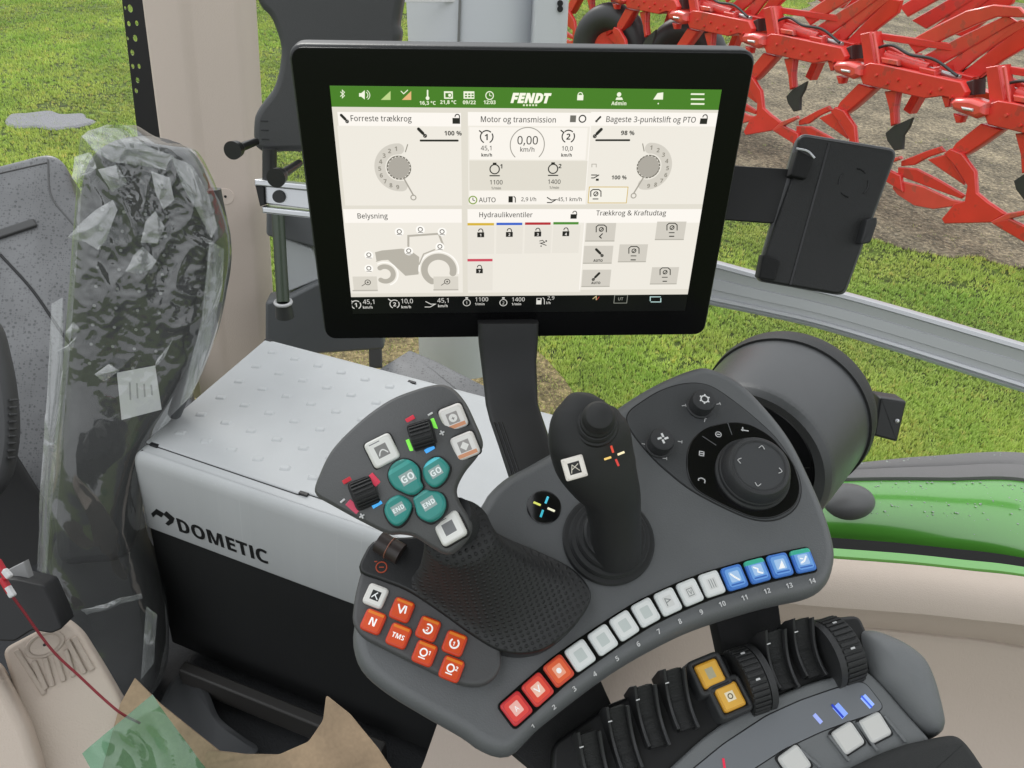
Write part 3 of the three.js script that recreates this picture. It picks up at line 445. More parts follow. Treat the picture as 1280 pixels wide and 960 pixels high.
  // hitch tile
  const btn = (x, y, w = 88, h = 58) => { const q = S(x, y); c.fillStyle = '#cdc8be'; c.fillRect(q[0] - w / 2 * K, q[1] - h / 2 * K, w * K, h * K); c.fillStyle = '#aeaaa0'; c.fillRect(q[0] - w / 2 * K, q[1] + (h / 2 - 3) * K, w * K, 3 * K); };
  btn(818, 552); btn(1011, 548); btn(811, 614); btn(907, 610, 86); btn(806, 679); btn(994, 672, 84);
  pto(820, 545, false); line(BL, 3, [823, 556], [815, 564], [820, 568]); pto(1015, 540); line(BL, 3, [1008, 563], [1020, 563]); pto(910, 604); line(BL, 3, [902, 628], [914, 628]); pto(996, 663); line(BL, 3, [990, 687], [1000, 687]);
  lift(814, 608, .9, 1); T('AUTO', 811, 630, 11, BL, 'center', 'bold'); lift(806, 674, .9, -1); T('AUTO', 805, 692, 11, BL, 'center', 'bold');
  // bottom bar
  const WB = '#d9d7d0';
  cruise(144, 752, 14, '1', WB); T('45,1', 180, 744, 20, WB, 'center', '500'); T('km/h', 176, 759, 12, WB, 'center', 'bold');
  cruise(250, 750, 14, '2', WB); T('10,0', 284, 742, 20, WB, 'center', '500'); T('km/h', 282, 758, 12, WB, 'center', 'bold');
  line(WB, 2.6, [336, 743], [350, 750], [362, 750], [348, 758], [334, 758]); T('45,1', 385, 740, 20, WB, 'center', '500'); T('km/h', 383, 755, 12, WB, 'center', 'bold');
  for (const [x, n, v] of [[449, '1', '1100'], [550, '2', '1400']]) { ring(x, 746, 11, WB, 2.4); rectl(x, 733, 4, 2.5, WB); T(n, x, 747, 13, WB); T(v, x + 41, 737, 19, WB, 'center', '500'); T('1/min', x + 36, 750, 11, WB, 'center', 'bold'); }
  rectl(648, 742, 8, 11, WB); rectl(648, 737, 5, 3, '#060707'); line(WB, 2.4, [659, 732], [663, 737], [663, 750]); T('2,9', 681, 733, 17, WB); T('l/h', 674, 747, 11, WB, 'center', 'bold');
  line('#c9b98a', 3, [797, 735], [806, 728], [806, 738]); line('#d05040', 2, [808, 738], [814, 730]);
  { const [a, b] = S(857, 725), [d, e] = S(890, 747); c.strokeStyle = '#9a9c90'; c.lineWidth = 3; c.strokeRect(a, b, d - a, e - b); T('UT', 873, 736, 14, '#a9ab9e'); }
  line('#bcdcd8', 3, [955, 741], [955, 730], [983, 730]); line('#bcdcd8', 3, [957, 744], [984, 744], [984, 734]);
  const st = new THREE.CanvasTexture(cv); st.colorSpace = THREE.SRGBColorSpace;
  const g = slab([[x0, y0], [x1, y0], [x1, y1], [x0, y1]], -.0005, .0005, .0002, 1);
  const p = g.attributes.position, u = g.attributes.uv; for (let i = 0; i < p.count; i++) u.setXY(i, (p.getX(i) - x0) / W, (p.getY(i) - y0) / H);
  add('display', g, std(lin(.004, .004, .004), .28, { emissive: 0xffffff, emissiveMap: st, emissiveIntensity: .79 }), mon).userData.label = 'lit display page with six tiles and a green bar';
}
// ================================================================ CONSOLE
const nK = (() => { const t = 27 * DEG, a = 4 * DEG; return new V3(Math.sin(t) * Math.sin(a), Math.cos(t), Math.sin(t) * Math.cos(a)); })();
const rowPx = [[645, 886], [671.6, 862.5], ...zm(680, 670, 3.368)([[60, 570], [150, 505], [245, 440], [335, 380], [425, 325], [518, 280], [610, 240], [702, 205], [797, 178], [893, 150], [988, 127], [1085, 107]])];
const KF = frame(at(rowPx[7][0], rowPx[7][1], .54), nK, at(rowPx[13][0], rowPx[13][1], .56).sub(at(rowPx[0][0], rowPx[0][1], .505)));
{
  const con = thing('control_console', 'dark grey moulded control console with a curved row of lit buttons', 'console', KF);
  const P = (l, h = 0) => KF.pts(l, h);
  // ---- body
  const outline = [[592, 645], [610, 620], [632, 600], [660, 585], [700, 562], [740, 537], [781, 506], [824, 481], [866, 465], [889, 467], [922, 484], [955, 517], [984, 555], [1006, 598], [1027, 647], [1038, 686], [1038, 712], [1028, 736], [1007, 749], [971, 757], [932, 767], [870, 787], [822, 809], [759, 846], [680, 906], [657, 928], [640, 944], [622, 947], [597, 937], [576, 922], [529, 895], [482, 866], [454, 841], [443, 816], [442, 790], [452, 760], [480, 720], [530, 690]];
  const bodyPoly = smooth(P(outline, -.014), 170), bodyProf = [[.03, -.055], [.014, -.052], [.004, -.034], [.0008, -.022], [0, -.015], [.0006, -.0095], [.0022, -.0048], [.0045, -.0018], [.0075, -.0002], [.010, 0]];
  add('body', solid(bodyPoly, bodyProf, .9, null, KF.pt(745, 690, 0)), M.console, con);
  // ---- button row in a black slot
  const row = P(rowPx), n = row.length, slotIn = [], slotOut = [], ang = [];
  for (let i = 0; i < n; i++) { const a = row[Math.max(0, i - 1)], b = row[Math.min(n - 1, i + 1)]; ang.push(Math.atan2(b[1] - a[1], b[0] - a[0])); }
  const off = (i, t, u) => [row[i][0] + Math.cos(ang[i]) * t - Math.sin(ang[i]) * u, row[i][1] + Math.sin(ang[i]) * t + Math.cos(ang[i]) * u];
  for (let i = 0; i < n; i++) { slotIn.push(off(i, i === 0 ? -.0094 : i === n - 1 ? .0094 : 0, .0098)); slotOut.push(off(i, i === 0 ? -.0094 : i === n - 1 ? .0094 : 0, -.0098)); }
  const slot = fillet([...slotOut, ...slotIn.reverse()], .004);
  add('button_slot', slab(slot, -.002, .0006, .0004, 1), M.gloss, con);
  const glyph = [c => { }, 0];
  const cap = (bg, rim, inner, draw, glow) => keyFace(rim, c => { c.fillStyle = bg; c.beginPath(); c.roundRect(14, 14, 100, 100, 18); c.fill(); if (inner) { c.fillStyle = inner; c.beginPath(); c.roundRect(36, 34, 56, 60, 6); c.fill(); } if (draw) draw(c); }, glow);
  const stroke = (c, col, w, pts) => { c.strokeStyle = col; c.lineWidth = w; c.beginPath(); pts.forEach((p, i) => i ? c.lineTo(...p) : c.moveTo(...p)); c.stroke(); };
  const faces = [
    cap('#dd4a44', '#c23237', '#f3b9ae', c => { txt(c, 'A', 64, 66, 36, '#fff'); }, 1), cap('#e0503f', '#c83a34', '#f6c3ae', c => { stroke(c, '#fff', 6, [[50, 50], [64, 78], [78, 50]]); }, 1), cap('#e2653e', '#c9482f', '#f4a98c', c => { c.fillStyle = '#fff'; c.beginPath(); c.arc(64, 64, 14, 0, 7); c.fill(); }, 1),
    ...Array.from({ length: 4 }, (_, k) => cap('#eceeec', '#dfe2e1', '#cfd6d3')),
    cap('#ecedec', '#dfe2e1', '#e0e0de', c => stroke(c, '#8a8d8c', 5, [[48, 84], [50, 44], [80, 60], [54, 66]])), cap('#ecedec', '#dfe2e1', '#e0e0de', c => { stroke(c, '#8a8d8c', 4, [[46, 46], [46, 84], [80, 84], [80, 46], [46, 46]]); stroke(c, '#8a8d8c', 4, [[56, 56], [64, 76], [72, 56]]); }), cap('#ecedec', '#dfe2e1', '#e0e0de', c => { stroke(c, '#84878a', 4, [[50, 42], [50, 86]]); stroke(c, '#84878a', 4, [[64, 42], [64, 86]]); stroke(c, '#84878a', 4, [[78, 42], [78, 86]]); }),
  ];
  const blue = (grn, draw) => keyFace('#3f74c4', c => { c.fillStyle = '#6fa2df'; c.beginPath(); c.roundRect(14, 14, 100, 100, 18); c.fill(); if (grn) { c.fillStyle = '#3fae93'; c.fillRect(0, 0, 128, 26); } c.fillStyle = '#a9c9ee'; c.beginPath(); c.roundRect(32, 32, 64, 58, 8); c.fill(); draw(c); c.fillStyle = '#3a66b8'; c.fillRect(24, 98, 80, 8); }, 1);
  const whiteTri = c => { c.fillStyle = '#fff'; c.beginPath(); c.moveTo(44, 84); c.lineTo(84, 84); c.lineTo(80, 40); c.closePath(); c.fill(); };
  faces.push(blue(0, c => { stroke(c, '#fff', 10, [[46, 44], [62, 64], [82, 84]]); }), blue(1, c => { stroke(c, '#fff', 9, [[46, 44], [66, 56], [60, 72], [84, 84]]); }), blue(0, whiteTri), blue(1, c => { stroke(c, '#fff', 10, [[44, 76], [64, 70], [84, 48]]); stroke(c, '#fff', 7, [[46, 52], [60, 56]]); }));
  const pnum = M.numberPaint = std(lin(.62), .6);
  for (let i = 0; i < n; i++) {
    const nx = i < n - 1 ? Math.hypot(row[i + 1][0] - row[i][0], row[i + 1][1] - row[i][1]) : .018;
    const w = Math.min(nx, .0185) - .0024, k = key('button', con, row[i][0], row[i][1], .0006, w, .0166, ang[i], .0034, faces[i]);
    k.userData.label = i < 3 ? 'red lit row button' : i < 10 ? 'white row button' : 'blue lit row button';
    const q = off(i, .002, -.0148), g = letters(String(i + 1), .0034, .0003), m = add('number', g, pnum, con), dist = p => { let d = 1e9; for (let a = 0; a < bodyPoly.length; a++) { const [x1, y1] = bodyPoly[a], [x2, y2] = bodyPoly[(a + 1) % bodyPoly.length], t = Math.max(0, Math.min(1, ((p[0] - x1) * (x2 - x1) + (p[1] - y1) * (y2 - y1)) / ((x2 - x1) ** 2 + (y2 - y1) ** 2))); d = Math.min(d, Math.hypot(p[0] - x1 - t * (x2 - x1), p[1] - y1 - t * (y2 - y1))); } return d; };
    const hh = d => { for (let a = 4; a + 1 < bodyProf.length; a++) if (d <= bodyProf[a + 1][0]) { const t = (d - bodyProf[a][0]) / (bodyProf[a + 1][0] - bodyProf[a][0]); return bodyProf[a][1] + (bodyProf[a + 1][1] - bodyProf[a][1]) * t; } return 0; };
    const d0 = dist(q), sl = Math.atan2(hh(d0 + .001) - hh(Math.max(0, d0 - .001)), .002);
    m.rotation.set(sl, 0, ang[i], 'ZXY'); m.position.set(q[0], q[1], hh(d0) + .0004);
  }
  // ---- knob panel
  const z7 = zm(640, 450, 3.048);
  const panel = fillet(P(z7([[430, 205], [560, 118], [660, 88], [740, 92], [800, 125], [905, 205], [1010, 300], [1085, 420], [1105, 500], [1080, 570], [1010, 612], [920, 612], [800, 560], [670, 490], [540, 380], [450, 270]])), .012);
  add('panel_groove', slab(inset(ccw(panel), -.0009), -.002, .0004, .0003, 1), M.black, con);
  add('knob_panel', slab(panel, -.002, .0009, .0006, 2), std(lin(.06, .0625, .066), .46, { bumpMap: grainB, bumpScale: .00014 }), con);
  const cres = fillet(P(z7([[664, 345], [690, 295], [745, 255], [825, 237], [900, 243], [985, 290], [1070, 390], [1100, 490], [1080, 560], [1000, 606], [915, 606], [800, 556], [690, 495], [662, 430]])), .008);
  add('dial_surround', slab(cres, -.001, .0018, .0008, 2), M.gloss, con);
  const dcen = KF.pt(948, 584, .016), R = .0238, ua = KF.pt(945, 600), ub = KF.pt(945, 560), UPA = Math.atan2(ub[1] - ua[1], ub[0] - ua[0]) - Math.PI / 2;
  const dialM = add('rotary_dial', lathe([[0, 0], [R + .005, 0], [R + .005, .003], [R + .0036, .0045], [R + .0034, .0075], [R + .0026, .0085], [R + .0024, .0105], [R + .001, .0135], [R, .0165], [R - .0012, .0178], [R - .003, .0182], [R - .0038, .0176], [0, .0172]].map(q => q), 72), std(lin(.03, .031, .033), .42, { bumpMap: grainB, bumpScale: .00008 }), con);
  dialM.position.set(dcen[0], dcen[1], .001);
  add('dial_face', lathe([[0, 0], [R - .0048, 0], [R - .0052, .0005], [0, .0008]].map(([a, b]) => [a, b + .0172]), 64), std(lin(.045, .047, .05), .5, { bumpMap: grainB, bumpScale: .0001 }), dialM);
  for (let k = 0; k < 4; k++) { const a = k * Math.PI / 2 + UPA - .1, g = tube([[-.0022, -.0012, 0], [0, .0012, 0], [.0022, -.0012, 0]], .00035, 8, 6), m = add('arrow_mark', g, M.numberPaint, dialM); m.position.set(-Math.sin(a) * .0155, Math.cos(a) * .0155, .0182); m.rotation.z = a; }
  const mark = (px, py, fn, size = .0085, h = .0021) => { const q = KF.pt(px, py, h); const g = fn(size); const m = add('symbol', g, M.numberPaint, con); m.position.set(q[0], q[1], h); m.rotation.z = UPA; return m; };
  const sq = s => join([rbox(s * .5, s * .1, .0003, .0001, 0, s * .2), rbox(s * .5, s * .1, .0003, .0001, 0, -s * .2), rbox(s * .1, s * .5, .0003, .0001, s * .2, 0), rbox(s * .1, s * .5, .0003, .0001, -s * .2, 0), rbox(s * .3, s * .08, .0003, .0001)]);
  mark(877, 567, sq); mark(898, 543, s => join([new THREE.TorusGeometry(s * .26, s * .05, 5, 20), rbox(s * .3, s * .1, .0003, .0001)])); mark(877, 601, s => tube([[s * .28, -s * .2, 0], [s * .28, s * .12, 0], [0, s * .25, 0], [-s * .28, s * .12, 0], [-s * .28, -s * .05, 0]], s * .06, 16, 5)); mark(931, 538, s => join([rbox(s * .7, s * .12, .0003, .0001), rbox(s * .12, s * .4, .0003, .0001, -s * .2, s * .1)]));
  const line1 = P(z7([[725, 290], [778, 325]]), .0019), line2 = P(z7([[822, 240], [838, 285]]), .0019);
  for (const l of [line1, line2]) add('divider', bar(new V3(...l[0], .0018), new V3(...l[1], .0018), .0006, .0008, new V3(0, 0, 1), .0002), M.console, con);
  for (const [px, py, ic] of [[828, 549, 0], [880, 500, 1]]) {
    const q = KF.pt(px, py, .013), kn = add('knob', lathe([[0, 0], [.0108, 0], [.0108, .0015], [.0096, .0022], [.0098, .0105], [.009, .0128], [.0076, .0136], [0, .0139]], 40), M.consoleDark, con);
    kn.position.set(q[0], q[1], .0009);
    const g = ic ? join([new THREE.TorusGeometry(.0022, .00045, 6, 18), ...Array.from({ length: 6 }, (_, k) => rbox(.0009, .0011, .0005, .0002, Math.cos(k) * 0, .0028).rotateZ(k * Math.PI / 3))]) : join(Array.from({ length: 4 }, (_, k) => rbox(.0013, .0026, .0005, .0002, .0006, .0019).rotateZ(k * Math.PI / 2 + .5)));
    g.scale(1.3, 1.3, 1); const sy = add('symbol', g, std(lin(.8), .5), kn); sy.position.z = .0139; sy.rotation.z = UPA;
  }
  for (const [px, py, a] of [[805, 555, 0], [850, 552, 0], [831, 573, .1], [855, 507, .3], [898, 505, .4], [881, 525, 1.4]]) { const m = mark(px, py, s => join([rbox(s * .7, s * .13, .0003, .0001), rbox(s * .12, s * .5, .0003, .0001, s * .3)]), .005, .0011); m.rotation.z = UPA + a; }
  // ---- badge with four bars
  { const q = KF.pt(680, 634), b = add('badge', lathe([[0, 0], [.0128, 0], [.0128, .0006], [.0118, .001], [0, .001]], 40), M.gloss, con); b.position.set(q[0], q[1], 0);
    [['#d8dc6a', 2.3], ['#4fc3dc', .75], ['#f0ecd0', -.85], ['#3fb6c8', -2.35]].forEach(([c, a]) => { const m = add('colour_bar', rbox(.0058, .0017, .0005, .0002, .0056), std(new THREE.Color(c), .4, { emissive: new THREE.Color(c), emissiveIntensity: .35 }), b); m.rotation.z = a; m.position.z = .0012; }); }
  // ---- keypad module on the left
  const z8 = zm(420, 650, 3.2), hk = .014;
  const kp = fillet(P([[439, 778], [443, 744], [451, 712], [468, 690], [500, 690], [560, 735], [623, 790], [628, 832], [617, 850], [600, 858], [576, 856], [545, 842], [498, 819], [451, 795]], hk), .006);
  add('keypad_base', solid(kp, [[.003, -.004], [.0005, 0], [0, .004], [0, hk - .003], [.0006, hk - .0012], [.0016, hk - .0003], [.003, hk]], .7), std(lin(.075, .075, .077), .55, { bumpMap: grainB, bumpScale: .00014 }), con);
  const OR = '#c23a18', kpk = [[158, 302, 1], [263, 358, 0], [368, 434, 0], [474, 492, 0], [148, 405, 0], [250, 462, 0], [354, 532, 0], [462, 595, 0]];
  const kdraw = [
    c => { c.fillStyle = '#1c1c1c'; c.fillRect(36, 36, 56, 56); stroke(c, '#fff', 7, [[46, 78], [58, 60], [82, 82]]); stroke(c, '#fff', 7, [[58, 60], [70, 46]]); },
    c => { stroke(c, '#fff', 10, [[36, 44], [64, 84], [74, 40]]); stroke(c, '#fff', 10, [[84, 40], [90, 76]]); },
    c => { c.strokeStyle = '#fff'; c.lineWidth = 10; c.beginPath(); c.arc(64, 66, 26, -2, 2.6); c.stroke(); txt(c, '2', 62, 68, 34, '#fff', 'bold'); },
    c => { c.strokeStyle = '#fff'; c.lineWidth = 10; c.beginPath(); c.arc(64, 66, 26, -1, 3.8); c.stroke(); txt(c, '1', 62, 68, 34, '#fff', 'bold'); },
    c => txt(c, 'N', 64, 68, 64, '#fff', 'bold'), c => txt(c, 'TMS', 64, 68, 40, '#fff', 'bold'),
    c => { c.strokeStyle = '#fff'; c.lineWidth = 9; c.beginPath(); c.arc(58, 62, 20, 0, 7); c.stroke(); txt(c, '1', 92, 54, 34, '#fff', 'bold'); stroke(c, '#fff', 7, [[40, 94], [76, 94]]); },
    c => { c.strokeStyle = '#fff'; c.lineWidth = 9; c.beginPath(); c.arc(58, 62, 20, 0, 7); c.stroke(); txt(c, '2', 92, 54, 34, '#fff', 'bold'); stroke(c, '#fff', 7, [[40, 94], [76, 94]]); }];
  const a0 = KF.pt(...z8([[158, 302]])[0], hk), a1 = KF.pt(...z8([[474, 492]])[0], hk), krot = Math.atan2(a1[1] - a0[1], a1[0] - a0[0]);
  kpk.forEach(([zx, zy, w], i) => {
    const q = KF.pt(...z8([[zx, zy]])[0], hk + .003), id = w ? keyFace('#d4d2cd', c => { c.fillStyle = '#e6e4df'; c.fillRect(14, 14, 100, 100); kdraw[i](c); }) : keyFace(OR, c => { c.fillStyle = '#cf4a1c'; c.beginPath(); c.roundRect(14, 14, 100, 100, 16); c.fill(); c.fillStyle = '#dd7a22'; c.fillRect(14, 10, 100, 16); kdraw[i](c); }, 1);
    const k = key('button', con, q[0], q[1], hk, .0142, .0144, krot + .16, .003, id, .003); k.userData.label = w ? 'white keypad button' : 'orange lit keypad button';
  });
  // ---- lever deck with its dimpled hand rest
  const deckPx = [...z8([[95, 205], [108, 140], [165, 75], [330, 60], [540, 10], [700, 75], [830, 130], [945, 190], [1008, 258], [1020, 320], [965, 410], [855, 505], [750, 535], [650, 520], [545, 460], [420, 370], [290, 285], [180, 240]])];
  const deck = smooth(P(deckPx, .017), 100);
  add('lever_deck', solid(deck, [[.002, -.004], [0, .0], [0, .0145], [.0006, .016], [.002, .017]], .7), std(lin(.014, .0145, .0155), .38, { bumpMap: grainB, bumpScale: .0001 }), con);
  const dotT = tex(64, (u, v) => { const d = Math.hypot((u - .5), (v - .5)) * 2; return d < .62 ? 1 - Math.pow(d / .62, 2) : 0; });
  const restPx = [...z8([[318, 205], [420, 130], [540, 40], [700, 80], [820, 135], [935, 195], [1000, 262], [1012, 320], [958, 405], [850, 500], [750, 528], [655, 512], [550, 452], [425, 362], [310, 280]])];
  const base = smooth(P(restPx, .0175), 64).map(q => new V3(q[0], q[1], .0172)), b2 = ccw(base.map(v => [v.x, v.y])).map(q => new V3(q[0], q[1], .0172));
  const topC = KF.loc(at(572, 664, .474)), rings = [];
  for (let k = 0; k <= 14; k++) { const t = k / 14, s = Math.pow(t, .8); rings.push(b2.map(v => { const dx = v.x - topC.x, dy = v.y - topC.y, L = Math.hypot(dx, dy), r = .021; return new V3(topC.x + dx * (1 - s) + dx / L * r * s, topC.y + dy * (1 - s) + dy / L * r * s, .0172 + (topC.z - .0172) * Math.pow(t, 1.5)); })); }
  const rest = skin(rings, { crease: 2, capA: false });
  { const p = rest.attributes.position, u = rest.attributes.uv; for (let i = 0; i < p.count; i++) u.setXY(i, p.getX(i) / .0043, (p.getY(i) + p.getZ(i) * .8) / .0043); }
  add('hand_rest', rest, std(lin(.024, .0245, .0255), .62, { bumpMap: dotT, bumpScale: .001 }), con);
  { const q = KF.pt(477, 709, .0172), s = add('symbol', join([new THREE.TorusGeometry(.0036, .0005, 6, 24), rbox(.0034, .0008, .0005, .0002), rbox(.002, .0008, .0005, .0002, -.004, .004)]), std(lin(.4, .06, .02), .5), con); s.position.set(q[0], q[1], .0172); s.rotation.z = -.4; }
  { const q = KF.pt(487, 684, .021), w = add('thumb_wheel', (() => { const g = new THREE.CylinderGeometry(.0075, .0075, .018, 28); return g; })(), std(lin(.03, .022, .02), .4), con); w.position.set(q[0], q[1], .019); w.rotation.z = krot + Math.PI / 2;
    add('ring_line', new THREE.TorusGeometry(.0076, .0005, 6, 30).rotateX(Math.PI / 2), std(lin(.22, .09, .06), .4), w); }
  // ---- joystick bellows
  const jb = KF.pt(762, 672, .006);
  const bell = add('joystick_gaiter', lathe([[0, 0], [.0335, 0], [.0337, .0018], [.0325, .0032], [.0295, .0034], [.0288, .0042], [.0292, .0068], [.028, .0085], [.0252, .0088], [.0246, .0096], [.0248, .0126], [.0236, .0144], [.0215, .0146], [.0208, .0155], [.0206, .019], [.019, .0205], [0, .021]], 56), std(lin(.02, .021, .022), .5), con);
  bell.position.set(jb[0], jb[1], 0);
  // ---- brackets under the body, linking it with the armrest
  const dn = (px, py, h) => { const q = KF.pt(px, py, h); return new V3(q[0], q[1], h); };
  add('bracket', solid(P([[888, 762], [968, 742], [978, 820], [905, 842]], -.05), [[0, -.06], [0, -.045], [.001, -.044]], .5), M.blackMat, con);
  add('bracket', solid(P([[585, 870], [745, 838], [775, 905], [740, 960], [700, 990], [640, 940]], -.05), [[0, -.075], [0, -.05], [.001, -.049]], .5), M.blackMat, con);
}
// ================================================================ JOYSTICK
{
  const B = KF.world(...KF.pt(762, 672, .006), .016), up = new V3(-.17, 1, -.04).normalize();
  const fr = frame(B, new V3(0, .62, .78), new V3(1, 0, 0));
  const js = thing('joystick', 'black joystick with a thumb stick and a white framed button', 'joystick', fr);
  const L = (px, py, d) => fr.loc(at(px, py, d)), dB = B.clone().sub(EYE).dot(FW);
  const front = new V3(.06, .2, 1).normalize();   // local
  const kn_ = [[770, 692, 32, .004, .0165], [770, 668, 32, -.010, .0165], [767.5, 640, 34, -.022, .0165], [763, 614, 38, -.032, .017], [753, 592, 47, -.040, .0178], [742, 568, 53, -.047, .018], [736.5, 546, 53, -.052, .0175], [734.5, 526, 47.5, -.055, .016], [735, 512, 39, -.0565, .014], [736, 502, 29, -.057, .011], [738, 495, 17, -.057, .007], [739, 492, 3, -.057, .001]];
  const knots = kn_.map(([x, y, w, dd, t]) => [L(x, y, dB + dd), w * (dB + dd) / 960, t]);
  add('handle', limb(knots, front, 40, 66), std(lin(.019, .0195, .0205), .5, { bumpMap: grainB, bumpScale: .00012 }), js);
  // thumb stick at the top of the handle
  const c = L(745, 530, dB - .067), g = lathe([[0, -.006], [.0142, -.006], [.0145, -.002], [.0138, 0], [.0125, .0006], [.0122, .002], [.0126, .0035], [.0114, .005], [.0106, .0052], [.0102, .007], [.0104, .0085], [.009, .01], [.0094, .0115], [.0102, .014], [.0098, .0175], [.008, .0202], [.005, .0216], [0, .022]], 40);
  const th = add('thumb_stick', g, M.rubber, js); th.position.copy(c); th.quaternion.setFromUnitVectors(new V3(0, 0, 1), fr.loc(B.clone().add(new V3(-.02, .72, .55))).normalize());
  // lit button and coloured mark
  const id = keyFace('#e8e2da', c2 => { c2.fillStyle = '#141210'; c2.fillRect(30, 30, 68, 68); c2.strokeStyle = '#d8d2c4'; c2.lineWidth = 5; c2.beginPath(); c2.moveTo(40, 88); c2.lineTo(54, 44); c2.lineTo(88, 84); c2.moveTo(48, 70); c2.lineTo(88, 46); c2.stroke(); }, 1);
  const kb = key('button', js, ...L(717.5, 584.5, dB - .0675).toArray(), .0138, .0138, .34, .0044, id, .0012);
  const gb = L(768, 570, dB - .0685);
  [['#d8442a', 1.95], ['#f2e3b8', .45], ['#c8372e', -1.1], ['#e8c06a', -2.75]].forEach(([col, a]) => { const m = add('colour_bar', rbox(.0046, .0014, .0006, .0002, .0044), std(new THREE.Color(col), .4, { emissive: new THREE.Color(col), emissiveIntensity: .4 }), js); m.position.copy(gb); m.rotation.z = a; });
}
